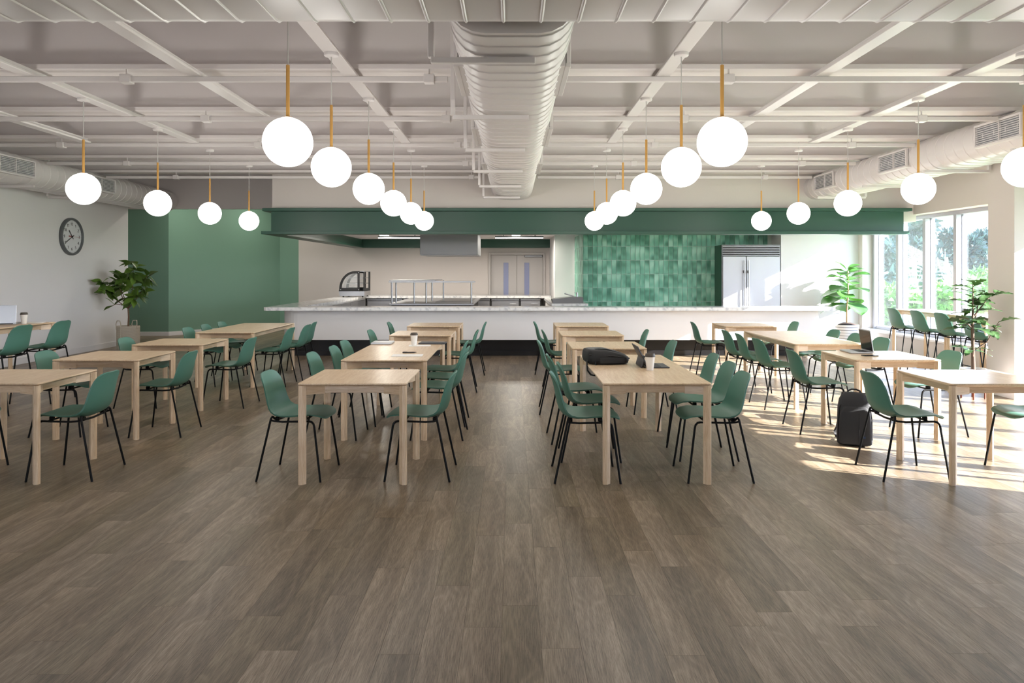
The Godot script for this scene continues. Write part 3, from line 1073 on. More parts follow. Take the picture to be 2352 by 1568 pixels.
func shell_mesh(raise: float) -> ArrayMesh:
	var nt := 12
	var up := []
	var low := []
	for i in SHELL.size():
		var q: Array = SHELL[i]
		var pa: Array = SHELL[maxi(i - 1, 0)]
		var pb: Array = SHELL[mini(i + 1, SHELL.size() - 1)]
		var along := Vector2(pb[0] - pa[0], pb[1] - pa[1]).normalized()
		var nrm := Vector2(-along.y, along.x)   # up from the seat, forward from the back
		var a := PackedVector3Array()
		var b := PackedVector3Array()
		for j in nt + 1:
			var t := -1.0 + 2.0 * j / nt
			t = sin(t * PI / 2 * 0.85) / sin(PI / 2 * 0.85)
			var lift: float = q[3] * pow(absf(t), 2.4)
			var z: float = q[0] + nrm.x * lift
			var y: float = q[1] + nrm.y * lift + raise
			a.append(Vector3(q[2] * t, y, z))
			var sl := 1.0 if absf(t) < 0.99 else 0.985
			b.append(Vector3(q[2] * t * sl, y - nrm.y * 0.010, z - nrm.x * 0.010))
		up.append(a)
		low.append(b)
	var g := G.new()
	g.loft(up, false, false, false, false)
	g.loft(low, false, false, false, true)
	var edge_a := PackedVector3Array()
	var edge_b := PackedVector3Array()
	var n := up.size()
	for j in nt + 1:
		edge_a.append(up[0][j])
		edge_b.append(low[0][j])
	for i in range(1, n):
		edge_a.append(up[i][nt])
		edge_b.append(low[i][nt])
	for j in range(nt - 1, -1, -1):
		edge_a.append(up[n - 1][j])
		edge_b.append(low[n - 1][j])
	for i in range(n - 2, -1, -1):
		edge_a.append(up[i][0])
		edge_b.append(low[i][0])
	g.loft([edge_a, edge_b], false)
	return g.mesh()

func make_chair(called: String, raise: float, label: String, group: String) -> Node3D:
	var o := thing(called, Vector3.ZERO, 0, label, "stool" if raise > 0 else "chair", group)
	inst("shell", shell_mesh(raise), M.chair, o)
	var r := 0.0085
	var u := raise
	for s in [-1.0, 1.0]:
		put("leg", G.new().tube([Vector3(s * 0.245, 0, -0.2425), Vector3(s * 0.214, 0.405 + u, -0.186), Vector3(s * 0.2125, 0.425 + u, -0.180), Vector3(s * 0.210, 0.440 + u, -0.165), Vector3(s * 0.208, 0.444 + u, -0.145)], r, 8), M.black_metal, o)
		put("leg", G.new().tube([Vector3(s * 0.245, 0, 0.2425), Vector3(s * 0.214, 0.43 + u, 0.150), Vector3(s * 0.210, 0.462 + u, 0.143), Vector3(s * 0.198, 0.474 + u, 0.138), Vector3(s * 0.186, 0.468 + u, 0.134)], r, 8), M.black_metal, o)
		put("side_rail", G.new().tube([Vector3(s * 0.208, 0.444 + u, -0.147), Vector3(s * 0.204, 0.438 + u, 0.06), Vector3(s * 0.204, 0.442 + u, 0.12), Vector3(s * 0.207, 0.450 + u, 0.146)], r * 0.9, 8), M.black_metal, o)
	put("rear_hoop", G.new().tube([Vector3(-0.188, 0.470 + u, 0.135), Vector3(-0.17, 0.455 + u, 0.13), Vector3(-0.13, 0.440 + u, 0.125), Vector3(0, 0.432 + u, 0.12), Vector3(0.13, 0.440 + u, 0.125), Vector3(0.17, 0.455 + u, 0.13), Vector3(0.188, 0.470 + u, 0.135)], r, 8), M.black_metal, o)
	put("cross_bar", G.new().tube([Vector3(-0.207, 0.444 + u, -0.10), Vector3(0.207, 0.444 + u, -0.10)], r * 0.9, 8), M.black_metal, o)
	for q in [[-0.16, -0.10], [0.16, -0.10], [-0.14, 0.12], [0.14, 0.12]]:
		put("mount", G.new().box(Vector3(q[0], 0.446 + u + (0.012 if q[1] < 0 else 0.002), q[1]), Vector3(0.03, 0.03, 0.03), 0.004), M.black_metal, o)
	if raise > 0:
		var y := 0.19
		var e := 0.236
		put("foot_ring", G.new().tube([Vector3(-e, y, 0.21), Vector3(-e, y, -0.21), Vector3(e, y, -0.21), Vector3(e, y, 0.21)], r * 0.9, 8), M.black_metal, o)
	return o

func build_tables() -> void:
	var H := 0.744
	var cols := ["far-left column", "left middle column", "right middle column", "window-side column"]
	var rank := ["nearest", "second", "third", "farthest"]
	# column, place in it, centre x, near D, far D, chairs on the left [x, D], chairs on the right
	var data := [
		[0, 0, -3.87, 5.42, 6.20, [[-4.31, 5.73]], [[-3.37, 5.74]]],
		[0, 1, -3.87, 6.86, 7.65, [[-4.31, 7.21]], [[-3.365, 7.20]]],
		[0, 2, -3.87, 8.29, 9.08, [[-4.30, 8.68]], [[-3.295, 8.69]]],
		[0, 3, -3.87, 9.95, 11.83, [[-4.26, 10.26], [-4.26, 10.86], [-4.26, 11.46]], [[-3.30, 10.26], [-3.24, 10.85], [-3.29, 11.40]]],
		[1, 0, -1.17, 5.42, 6.19, [[-1.65, 5.74]], [[-0.70, 5.74]]],
		[1, 1, -1.185, 6.85, 8.69, [[-1.675, 7.08], [-1.614, 7.69], [-1.64, 8.29]], [[-0.69, 7.08], [-0.71, 7.68], [-0.76, 8.28]]],
		[1, 2, -1.18, 9.49, 10.28, [[-1.64, 9.82]], [[-0.71, 9.80]]],
		[1, 3, -1.18, 11.10, 11.88, [[-1.64, 11.35]], [[-0.66, 11.38]]],
		[2, 0, 1.065, 5.42, 7.29, [[0.56, 5.69], [0.65, 6.29], [0.59, 6.93]], [[1.54, 5.70], [1.62, 6.33], [1.66, 6.98]]],
		[2, 1, 1.04, 7.88, 8.68, [[0.55, 8.30]], [[1.57, 8.32]]],
		[2, 2, 1.04, 9.48, 10.28, [[0.66, 9.82]], [[1.55, 9.88]]],
		[2, 3, 1.06, 11.12, 11.90, [[0.60, 11.45]], []],
		[3, 0, 3.60, 5.41, 6.16, [[3.01, 5.73]], [[4.05, 5.72]]],
		[3, 1, 3.585, 6.87, 7.64, [[3.01, 7.33]], [[4.05, 7.21]]],
		[3, 2, 3.60, 8.37, 10.26, [[3.09, 8.62], [3.08, 9.26], [3.07, 9.82]], [[4.10, 8.66], [4.08, 9.28], [4.06, 9.86]]],
		[3, 3, 3.60, 11.10, 11.87, [[3.03, 11.40]], [[4.14, 11.46]]]]
	var proto: Node3D = null
	var square: Node3D = null
	var long: Node3D = null
	for q in data:
		var l: float = q[4] - q[3]
		var name_of := "%s pale oak dining table, %s in the %s" % ["long" if l > 1.2 else "square", rank[q[1]], cols[q[0]]]
		var at := P(q[2], 0, (q[3] + q[4]) / 2)
		if l > 1.2:
			if long:
				copy(long, "dining_table", at, 0, name_of)
			else:
				long = make_table("dining_table", 0.8, 1.87, H, name_of, "long oak tables")
				long.position = at
		else:
			if square:
				copy(square, "dining_table", at, 0, name_of)
			else:
				square = make_table("dining_table", 0.8, 0.785, H, name_of, "square oak tables")
				square.position = at
		for side in 2:
			var seats: Array = q[5 + side]
			for i in seats.size():
				var which := "green chair"
				if seats.size() == 3:
					which = ["nearest of three green chairs", "middle of three green chairs", "farthest of three green chairs"][i]
				var text := "%s, %s side of %s table, %s" % [which, ["left", "right"][side], rank[q[1]], cols[q[0]]]
				var turn := (-PI / 2 if side == 0 else PI / 2) + rng.randf_range(-0.05, 0.05)
				var p := P(seats[i][0], 0, seats[i][1])
				if proto:
					copy(proto, "shell_chair", p, turn, text)
				else:
					proto = make_chair("shell_chair", 0.0, text, "green shell chairs at the tables")
					proto.position = p
					proto.rotation.y = turn

func build_high_tables() -> void:
	var a := make_table("high_table", 0.6, 1.58, 0.92, "high oak bar table at the window, far one behind the stools", "high oak tables")
	a.position = P(6.86, 0, 12.0)
	copy(a, "high_table", P(6.86, 0, 10.41), 0, "high oak bar table at the window, the one beside the pillar")
	copy(a, "high_table", P(-6.13, 0, 8.68), 0, "high oak bar table near the clock wall with a laptop")
	var s := make_chair("bar_stool", 0.18, "green bar stool at the window, farthest of four", "green bar stools")
	s.position = P(6.43, 0, 12.05)
	s.rotation.y = -PI / 2
	copy(s, "bar_stool", P(6.43, 0, 11.35), -PI / 2, "green bar stool at the window, second farthest of four")
	copy(s, "bar_stool", P(6.43, 0, 10.70), -PI / 2, "green bar stool at the window, third farthest of four")
	copy(s, "bar_stool", P(6.43, 0, 10.03), -PI / 2, "green bar stool half hidden behind the pillar and fig plant")
	copy(s, "bar_stool", P(-5.68, 0, 8.97), PI / 2, "green bar stool at the high table near the clock wall, farther one")
	copy(s, "bar_stool", P(-5.68, 0, 8.24), PI / 2, "green bar stool at the high table near the clock wall, cut by the edge")


# ---------------------------------------------------------------- things on the tables
func make_cup(at: Vector3, label: String) -> void:
	var o := thing("paper_cup", at, 0, label, "cup", "paper coffee cups")
	put("cup_body", G.new().lathe(Vector3.ZERO, [[0.027, 0.0], [0.0275, 0.002], [0.040, 0.110], [0.041, 0.114]], 28, true, true), M.cup, o)
	put("lid", G.new().lathe(Vector3.ZERO, [[0.0425, 0.112], [0.0435, 0.118], [0.0425, 0.121], [0.040, 0.124], [0.037, 0.138], [0.034, 0.139], [0.032, 0.133]], 28, true, true), M.cup_lid, o)

func make_sheet(called: String, c: Vector3, w: float, l: float, turn: float, label: String, category: String, m: Material, thick := 0.0015) -> Node3D:
	var o := put(called, G.new().box(Vector3(0, thick / 2, 0), Vector3(w, thick, l), thick * 0.3), m)
	o.position = c
	o.rotation.y = turn
	tag(o, label, category)
	return o

# open laptop: keyboard half towards local -z from the hinge at the origin, lid leaning back by the angle
func make_laptop(at: Vector3, turn: float, w: float, dep: float, lean: float, label: String, m: Material) -> void:
	var o := thing("laptop", at, turn, label, "laptop")
	put("keyboard_base", G.new().box(Vector3(0, 0.008, -dep / 2), Vector3(w, 0.014, dep), 0.004), m, o)
	var k := put("keyboard", G.new().box(Vector3(0, 0.0155, -dep * 0.36), Vector3(w * 0.86, 0.002, dep * 0.45)), m, o)
	for r in 5:
		for c in 12:
			put("key", G.new().box(Vector3((c - 5.5) * w * 0.069, 0.0175, -dep * 0.19 - r * dep * 0.085), Vector3(w * 0.058, 0.002, dep * 0.068)), M.keys, k)
	put("touch_pad", G.new().box(Vector3(0, 0.0155, -dep * 0.8), Vector3(w * 0.3, 0.001, dep * 0.28)), m, o)
	var xf := Transform3D(Basis(Vector3.RIGHT, lean), Vector3(0, 0.014, 0))
	var lid := put("lid", G.new().box(Vector3(0, dep / 2, 0.003), Vector3(w, dep, 0.007), 0.003, 1, xf), m, o)
	put("screen", G.new().box(Vector3(0, dep / 2, -0.001), Vector3(w * 0.94, dep * 0.90, 0.002), 0.0, 1, xf), M.screen, lid)
	put("hinge", G.new().tube([Vector3(-w * 0.4, 0.012, 0.002), Vector3(w * 0.4, 0.012, 0.002)], 0.006, 8), M.pen, o)

func build_table_items() -> void:
	var T := 0.7445
	make_cup(P(-1.085, T + 0.002, 8.2), "white paper coffee cup with brown lid beside pen and papers")
	make_cup(P(1.145, T, 6.14), "white paper coffee cup with brown lid in front of dark tablet")
	make_cup(P(-6.00, 0.921, 9.10), "white paper coffee cup with dark lid on high table")
	make_sheet("paper_sheet", P(-1.02, T, 8.18), 0.24, 0.17, 0.1, "white sheet of paper under the paper cup", "paper", M.paper)
	make_sheet("paper_sheet", P(-1.02, T, 7.22), 0.30, 0.20, 0.05, "white sheet of paper next to the pen", "paper", M.paper)
	make_sheet("closed_tablet", P(-0.90, T, 8.42), 0.30, 0.20, -0.06, "closed black tablet lying behind the paper cup", "tablet", M.laptop_dark, 0.014)
	make_sheet("closed_laptop", P(-1.47, T, 8.42), 0.23, 0.26, 0.0, "closed silver laptop at the far end of long table", "laptop", M.laptop, 0.022)
	var pen := thing("pen", P(-1.03, T + 0.006, 7.44), 0.06, "black pen lying next to white paper", "pen")
	put("barrel", G.new().tube([Vector3(-0.07, 0, 0), Vector3(0.045, 0, 0)], 0.006, 10), M.pen, pen)
	put("tip", G.new().tube([Vector3(0.045, 0, 0), Vector3(0.07, 0, 0)], [0.006, 0.0015], 10), M.pen, pen)
	put("clip", G.new().box(Vector3(-0.045, 0.007, 0), Vector3(0.04, 0.002, 0.003)), M.steel_dark, pen)
	# silver laptop on the window-side table, screen towards the middle of the room
	make_laptop(P(3.60, T, 7.50), PI / 2 - 0.08, 0.30, 0.22, -0.15, "open silver laptop with black screen on window-side table", M.laptop)
	make_sheet("phone", P(3.47, T, 7.18), 0.14, 0.07, 0.05, "black phone lying in front of the silver laptop", "phone", M.screen, 0.008)
	# silver laptop on the high table by the wall, its back to the camera
	make_laptop(P(-6.17, 0.921, 8.93), 0.35, 0.32, 0.22, -0.12, "open silver laptop seen from behind on high table", M.laptop)
	make_sheet("notebook", P(-5.98, 0.921, 9.26), 0.21, 0.15, 0.2, "thin white notebook beside the cup on high table", "notebook", M.paper, 0.008)
	# dark tablet propped on its folded cover with a keyboard
	var o := thing("tablet_computer", P(1.10, T, 6.40), 0, "dark grey tablet propped up on its keyboard cover", "tablet")
	put("keyboard", G.new().box(Vector3(0.135, 0.005, 0), Vector3(0.20, 0.009, 0.28), 0.003), M.laptop_dark, o)
	var kb := G.new()
	for r in 5:
		for c in 11:
			kb.box(Vector3(0.07 + r * 0.022, 0.0105, (c - 5) * 0.023), Vector3(0.018, 0.002, 0.019))
	put("keys", kb, M.keys, o)
	put("stand", G.new().box(Vector3(0, 0.052, 0), Vector3(0.008, 0.104, 0.28), 0.002, 1, Transform3D(Basis(Vector3.BACK, -0.28), Vector3(-0.005, 0.003, 0))), M.laptop_dark, o)
	put("screen_back", G.new().box(Vector3(0, 0.10, 0), Vector3(0.009, 0.20, 0.28), 0.003, 1, Transform3D(Basis(Vector3.BACK, 0.48), Vector3(0.052, 0.008, 0))), M.laptop_dark, o)
	put("screen", G.new().box(Vector3(0.0055, 0.10, 0), Vector3(0.002, 0.185, 0.262), 0.0, 1, Transform3D(Basis(Vector3.BACK, 0.48), Vector3(0.052, 0.008, 0))), M.screen, o)


# ---------------------------------------------------------------- bags
# a soft block: rows of [y, half x, half z, shift x, shift z], squarish rounded outline
func soft_block(rows: Array, e := 3.2, n := 28) -> G:
	var lofts := []
	for q in rows:
		var row := PackedVector3Array()
		for j in n:
			var a := TAU * j / n
			var c := cos(a)
			var s := sin(a)
			row.append(Vector3(q[3] + signf(c) * pow(absf(c), 2.0 / e) * q[1], q[0], q[4] + signf(s) * pow(absf(s), 2.0 / e) * q[2]))
		lofts.append(row)
	return G.new().loft(lofts, true, true, true)

func build_bags() -> void:
	# upright backpack; its front pocket faces local +z
	var o := thing("backpack", P(3.10, 0, 6.70), -0.36, "dark grey backpack standing on the floor in the sun", "backpack")
	var hx := 0.150
	put("main_body", soft_block([[0.004, hx * 0.86, 0.070, 0, 0], [0.012, hx * 0.95, 0.085, 0, 0], [0.05, hx, 0.095, 0, 0], [0.20, hx * 0.97, 0.096, 0, 0], [0.33, hx * 0.94, 0.090, 0, -0.004], [0.40, hx * 0.86, 0.078, 0, -0.012], [0.44, hx * 0.72, 0.060, 0, -0.022], [0.462, hx * 0.5, 0.035, 0, -0.03]], 3.6), M.bag, o)
	put("front_pocket", soft_block([[0.020, hx * 0.84, 0.03, 0, 0.088], [0.03, hx * 0.90, 0.036, 0, 0.088], [0.18, hx * 0.88, 0.040, 0, 0.088], [0.30, hx * 0.82, 0.034, 0, 0.080], [0.345, hx * 0.66, 0.024, 0, 0.070], [0.355, hx * 0.5, 0.01, 0, 0.066]], 4.0), M.bag, o)
	put("zip_seam", G.new().tube([Vector3(-hx * 0.93, 0.06, 0.066), Vector3(-hx * 0.92, 0.24, 0.068), Vector3(-hx * 0.84, 0.345, 0.060), Vector3(-hx * 0.6, 0.388, 0.050), Vector3(0, 0.396, 0.052), Vector3(hx * 0.6, 0.388, 0.050), Vector3(hx * 0.84, 0.345, 0.060), Vector3(hx * 0.92, 0.24, 0.068), Vector3(hx * 0.93, 0.06, 0.066)], 0.005, 6), M.bag_dark, o)
	put("centre_seam", G.new().tube([Vector3(0.03, 0.04, 0.1265), Vector3(0.03, 0.18, 0.1285), Vector3(0.03, 0.30, 0.114)], 0.0025, 6), M.bag_dark, o)
	put("zip_pull", G.new().box(Vector3(0.03, 0.13, 0.1305), Vector3(0.008, 0.05, 0.004), 0.001), M.pen, o)
	put("patch", G.new().box(Vector3(0.065, 0.09, 0.1265), Vector3(0.03, 0.016, 0.003)), M.patch, o)
	put("carry_handle", G.new().tube([Vector3(-0.055, 0.435, -0.05), Vector3(-0.05, 0.475, -0.052), Vector3(-0.02, 0.488, -0.053), Vector3(0.02, 0.488, -0.053), Vector3(0.05, 0.475, -0.052), Vector3(0.055, 0.435, -0.05)], 0.008, 8), M.bag_dark, o)
	for s in [-1.0, 1.0]:
		put("shoulder_strap", G.new().loft([
			PackedVector3Array([Vector3(s * 0.085, 0.44, -0.055), Vector3(s * 0.035, 0.445, -0.055)]), PackedVector3Array([Vector3(s * 0.10, 0.455, -0.10), Vector3(s * 0.045, 0.46, -0.10)]),
			PackedVector3Array([Vector3(s * 0.11, 0.38, -0.125), Vector3(s * 0.055, 0.38, -0.125)]), PackedVector3Array([Vector3(s * 0.125, 0.24, -0.13), Vector3(s * 0.075, 0.24, -0.135)]),
			PackedVector3Array([Vector3(s * 0.15, 0.12, -0.15), Vector3(s * 0.10, 0.12, -0.17)]), PackedVector3Array([Vector3(s * 0.165, 0.07, -0.19), Vector3(s * 0.125, 0.06, -0.21)]), PackedVector3Array([Vector3(s * 0.15, 0.015, -0.17), Vector3(s * 0.12, 0.012, -0.18)]), PackedVector3Array([Vector3(s * 0.13, 0.03, -0.09), Vector3(s * 0.10, 0.03, -0.09)])], false), M.bag_dark, o)
	# bag lying on the long table
	var b := thing("backpack", P(0.84, 0.745, 6.68), 0.10, "black backpack lying flat on the long table", "backpack")
	put("main_body", soft_block([[0.0, 0.165, 0.17, 0.0, 0], [0.010, 0.182, 0.19, 0.0, 0], [0.035, 0.190, 0.20, 0.0, 0], [0.060, 0.188, 0.197, -0.002, 0], [0.082, 0.172, 0.188, -0.016, 0], [0.100, 0.140, 0.172, -0.045, 0], [0.114, 0.105, 0.155, -0.075, 0], [0.120, 0.07, 0.13, -0.095, 0]], 5.0), M.bag_dark, b)
	put("back_panel", soft_block([[0.090, 0.120, 0.13, -0.05, 0], [0.112, 0.112, 0.125, -0.062, 0], [0.126, 0.085, 0.10, -0.08, 0]], 4.0), M.laptop_dark, b)
	put("seam", G.new().tube([Vector3(-0.178, 0.085, 0.16), Vector3(0.0, 0.078, 0.191), Vector3(0.12, 0.062, 0.193), Vector3(0.184, 0.05, 0.15)], 0.006, 6), M.pen, b)
	put("side_pocket", soft_block([[0.012, 0.11, 0.012, 0.02, 0.188], [0.035, 0.115, 0.014, 0.02, 0.193], [0.06, 0.11, 0.010, 0.02, 0.19]], 4.0), M.bag, b)
	put("carry_handle", G.new().tube([Vector3(-0.17, 0.05, 0.10), Vector3(-0.195, 0.01, 0.14), Vector3(-0.195, -0.05, 0.17), Vector3(-0.17, -0.085, 0.19), Vector3(-0.14, -0.09, 0.205), Vector3(-0.125, -0.04, 0.212), Vector3(-0.13, 0.03, 0.19)], 0.008, 8), M.pen, b)
	put("shoulder_strap", G.new().loft([
		PackedVector3Array([Vector3(-0.17, 0.115, 0.04), Vector3(-0.17, 0.115, 0.10)]), PackedVector3Array([Vector3(-0.06, 0.135, 0.04), Vector3(-0.06, 0.135, 0.10)]),
		PackedVector3Array([Vector3(0.06, 0.118, 0.05), Vector3(0.06, 0.118, 0.11)]), PackedVector3Array([Vector3(0.14, 0.088, 0.05), Vector3(0.14, 0.088, 0.11)]), PackedVector3Array([Vector3(0.195, 0.05, 0.06), Vector3(0.195, 0.05, 0.11)])], false), M.bag, b)


# ---------------------------------------------------------------- clock
func build_clock() -> void:
	var o := thing("wall_clock", P(-8.299, 2.22, 13.9), PI / 2, "large round wall clock with grey rim and black numerals", "clock")
	var turn := Transform3D(Basis(Vector3.RIGHT, PI / 2), Vector3.ZERO)
	var disc := func(prof: Array, cap: bool) -> G:
		var g := G.new().lathe(Vector3.ZERO, prof, 48, true, cap)
		for i in g.v.size():
			g.v[i] = turn * g.v[i]
			g.n[i] = turn * g.n[i]
		return g
	put("rim", disc.call([[0.35, 0.0], [0.352, 0.04], [0.345, 0.062], [0.33, 0.068], [0.312, 0.06], [0.308, 0.03]], false), M.clock_rim, o)
	put("dial", disc.call([[0.31, 0.0], [0.31, 0.032]], true), M.clock_face, o)
	var font := SystemFont.new()
	font.font_names = PackedStringArray(["Droid Sans"])
	for k in 12:
		var tm := TextMesh.new()
		tm.text = str(k + 1)
		tm.font = font
		tm.font_size = 64
		tm.pixel_size = 0.00115
		tm.depth = 0.003
		var a := TAU * (k + 1) / 12
		inst("numeral", tm, M.clock_ink, o, Vector3(sin(a) * 0.235, cos(a) * 0.235, 0.0345))
	var ticks := G.new()
	for k in 60:
		var a := TAU * k / 60
		var l := 0.018 if k % 5 == 0 else 0.009
		ticks.box(Vector3(0, 0.295, 0.033), Vector3(0.004, l, 0.002), 0.0, 1, Transform3D(Basis(Vector3.BACK, a), Vector3.ZERO))
	put("minute_marks", ticks, M.clock_ink, o)
	for q in [["hour_hand", 10.66 / 12.0, 0.15, 0.018, M.clock_ink, 0.040], ["minute_hand", 40.0 / 60.0, 0.23, 0.013, M.clock_ink, 0.045], ["second_hand", 15.4 / 60.0, 0.22, 0.004, M.clock_red, 0.050]]:
		var h := G.new().box(Vector3(0, q[2] / 2 - 0.03, 0), Vector3(q[3], q[2] + 0.06, 0.003), 0.001)
		if q[0] == "second_hand":
			h.box(Vector3(0, -0.08, 0), Vector3(0.02, 0.07, 0.003), 0.001)
		var n := put(q[0], h, q[4], o)
		n.position.z = q[5]
		n.rotation.z = -TAU * q[1]
	put("hub", disc.call([[0.014, 0.03], [0.014, 0.055]], true), M.clock_ink, o)


# ---------------------------------------------------------------- plants
# a leaf of length 1 along +x in the plane (x, z), folded along its rib and drooping
func leaf_mesh(half: Array, fold: float, droop: float, wave: float) -> ArrayMesh:
	var g := G.new()
	var rows := []
	var n := half.size()
	for i in n:
		var t := float(i) / (n - 1)
		var y := -droop * t * t
		var row := PackedVector3Array()
		for j in 5:
			var s := -1.0 + j * 0.5
			row.append(Vector3(t, y + absf(s) * half[i] * fold + wave * sin(t * 9.0 + s * 2.0) * absf(s), half[i] * s))
		rows.append(row)
	g.loft(rows, false)
	return g.mesh()

func put_leaf(o: Node3D, mesh: Mesh, m: Material, at: Vector3, heading: float, pitch: float, roll: float, size: float) -> void:
	var l := inst("leaf", mesh, m, o)
	l.transform = Transform3D(Basis(Vector3.UP, heading) * Basis(Vector3.BACK, pitch) * Basis(Vector3.RIGHT, roll) * Basis.from_scale(Vector3.ONE * size), at)

func build_plants() -> void:
	# rubber plant in a woven basket
	var oval_leaf := leaf_mesh([0.02, 0.12, 0.20, 0.235, 0.22, 0.16, 0.07, 0.004], 0.22, 0.16, 0.0)
	var o := thing("potted_rubber_plant", P(-7.70, 0, 14.85), 0, "bushy rubber plant in a beige woven basket by the clock wall", "plant")
	put("basket", G.new().lathe(Vector3.ZERO, [[0.195, 0.0], [0.205, 0.02], [0.208, 0.1], [0.210, 0.30], [0.212, 0.46], [0.208, 0.48], [0.198, 0.478], [0.196, 0.42]], 32, true, false), M.basket, o)
	var weave := G.new()
	for i in 22:
		var ring := []
		for j in 33:
			var a := TAU * j / 32
			ring.append(Vector3(cos(a) * 0.211, 0.02 + i * 0.0205, sin(a) * 0.211))
		weave.tube(ring, 0.0065, 5, false)
	put("weave", weave, M.basket, o)
	put("soil", G.new().lathe(Vector3.ZERO, [[0.197, 0.42], [0.1, 0.43], [0.001, 0.432]], 24), M.soil, o)
	for q in [[-0.205, -0.05, 0.15], [0.08, 0.205, 0.02]]:
		var mx: float = (q[0] + q[1]) / 2
		put("handle", G.new().tube([Vector3(q[0], 0.40, q[2] * 0.4), Vector3(q[0] - 0.005, 0.52, q[2] * 0.45), Vector3(mx - 0.04, 0.585, q[2] * 0.7), Vector3(mx + 0.04, 0.585, q[2]), Vector3(q[1] + 0.005, 0.52, q[2] + 0.05), Vector3(q[1], 0.22 if q[0] < 0 else 0.44, 0.205 if q[0] < 0 else 0.08)], 0.009, 8), M.basket, o)
	put("trunk", G.new().tube([Vector3(0, 0.42, 0), Vector3(0.01, 0.65, 0), Vector3(0.0, 0.83, 0.0)], [0.02, 0.016, 0.014], 10), M.branch, o)
	# branches as seen: end points and the leaf rosettes along them
	var tips := [
		[Vector3(-0.12, 0.95, 0.1), Vector3(-0.30, 1.12, 0.16), Vector3(-0.42, 1.36, 0.2)], [Vector3(-0.10, 0.98, -0.08), Vector3(-0.22, 1.28, -0.1), Vector3(-0.25, 1.52, -0.12)],
		[Vector3(-0.08, 1.0, 0.05), Vector3(-0.12, 1.25, 0.1), Vector3(-0.02, 1.48, 0.16)], [Vector3(0.05, 0.98, 0.0), Vector3(0.12, 1.35, 0.04), Vector3(0.12, 1.78, 0.04)],
		[Vector3(0.09, 0.95, -0.05), Vector3(0.22, 1.18, -0.12), Vector3(0.30, 1.50, -0.16)], [Vector3(0.08, 0.93, 0.08), Vector3(0.18, 1.02, 0.14), Vector3(0.27, 1.10, 0.2)],
		[Vector3(-0.08, 0.9, 0.06), Vector3(-0.18, 0.92, 0.12), Vector3(-0.24, 0.88, 0.15)]]
	for b in tips:
		var pts := [Vector3(0, 0.82, 0), b[0], b[1], b[2]]
		put("branch", G.new().tube(pts, [0.011, 0.009, 0.007, 0.004], 6), M.branch, o)
		for k in (4 if b[2].y < 0.95 else 24):
			var t := 1.0 - 0.62 * pow(rng.randf(), 1.4)
			var p: Vector3
			if t > 0.5:
				p = b[1].lerp(b[2], (t - 0.5) * 2)
			else:
				p = b[0].lerp(b[1], t * 2)
			var way := rng.randf() * TAU
			if p.x + cos(way) * 0.31 < -0.54:
				way = PI - way
			put_leaf(o, oval_leaf, [M.leaf_dark, M.leaf_dark, M.leaf_mid][rng.randi_range(0, 2)], p, way, rng.randf_range(-0.75, 0.85), rng.randf_range(-0.8, 0.8), rng.randf_range(0.22, 0.30))
	# fiddle leaf fig at the end of the counter
	var fiddle := leaf_mesh([0.025, 0.03, 0.14, 0.21, 0.23, 0.29, 0.34, 0.33, 0.22, 0.02], 0.22, 0.36, 0.02)
	var q := thing("potted_fiddle_fig", P(6.79, 0, 15.0), 0, "sunlit fiddle-leaf fig in a white pot with grey rings", "plant")
	put("pot", G.new().lathe(Vector3.ZERO, [[0.19, 0.0], [0.205, 0.02], [0.220, 0.30], [0.225, 0.485], [0.222, 0.492], [0.212, 0.490], [0.210, 0.45]], 36, true, false), M.pot_white, q)
	for i in 8:
		var y := 0.05 + i * 0.055
		var r := 0.2055 + 0.0195 * y / 0.485
		put("ring_line", G.new().lathe(Vector3(0, y, 0), [[r + 0.0005, 0.0], [r + 0.004, 0.008], [r + 0.0005, 0.016]], 36), M.pot_line, q)
	put("soil", G.new().lathe(Vector3.ZERO, [[0.212, 0.47], [0.16, 0.50], [0.08, 0.53], [0.001, 0.535]], 24), M.soil, q)
	put("trunk", G.new().tube([Vector3(0, 0.46, 0), Vector3(0.0, 0.82, 0.0), Vector3(0.02, 1.15, 0.01), Vector3(0.015, 1.58, 0)], [0.021, 0.018, 0.013, 0.006], 8), M.stem, q)
	for k in 24:
		var t := k / 23.0
		var y := 0.88 + t * 0.70
		var way := k * 2.4
		var sz := lerpf(0.58, 0.36, t)
		if cos(way) * sz > 0.44 or -sin(way) * sz < -0.52:
			way += 1.3
		put_leaf(q, fiddle, M.leaf_fiddle, Vector3(0.012, y, 0), way, lerpf(0.0, 0.5, t) + rng.randf_range(-0.1, 0.15), rng.randf_range(-0.3, 0.3), sz)
	put_leaf(q, fiddle, M.leaf_fiddle, Vector3(0.012, 1.57, 0), 2.4, 1.0, 0.3, 0.30)
	put_leaf(q, fiddle, M.leaf_fiddle, Vector3(0.012, 1.57, 0), 0.2, 0.8, 0.2, 0.30)
	# fig with lobed leaves in a low white pot on red legs
	var lobed := leaf_mesh([0.015, 0.02, 0.17, 0.29, 0.12, 0.25, 0.10, 0.17, 0.09, 0.01], 0.18, 0.35, 0.02)
	var f := thing("potted_fig_tree", P(5.68, 0, 9.12), 0, "fig with lobed leaves in a white pot before the pillar", "plant")
	put("pot", G.new().lathe(Vector3.ZERO, [[0.10, 0.14], [0.135, 0.15], [0.150, 0.25], [0.152, 0.365], [0.147, 0.372], [0.140, 0.368], [0.138, 0.34]], 32, true, false), M.pot_white, f)
	put("soil", G.new().lathe(Vector3.ZERO, [[0.139, 0.35], [0.001, 0.355]], 20), M.soil, f)
	put("stand_ring", G.new().lathe(Vector3.ZERO, [[0.10, 0.115], [0.145, 0.115], [0.145, 0.14], [0.10, 0.14]], 24, true, true), M.pot_leg, f)
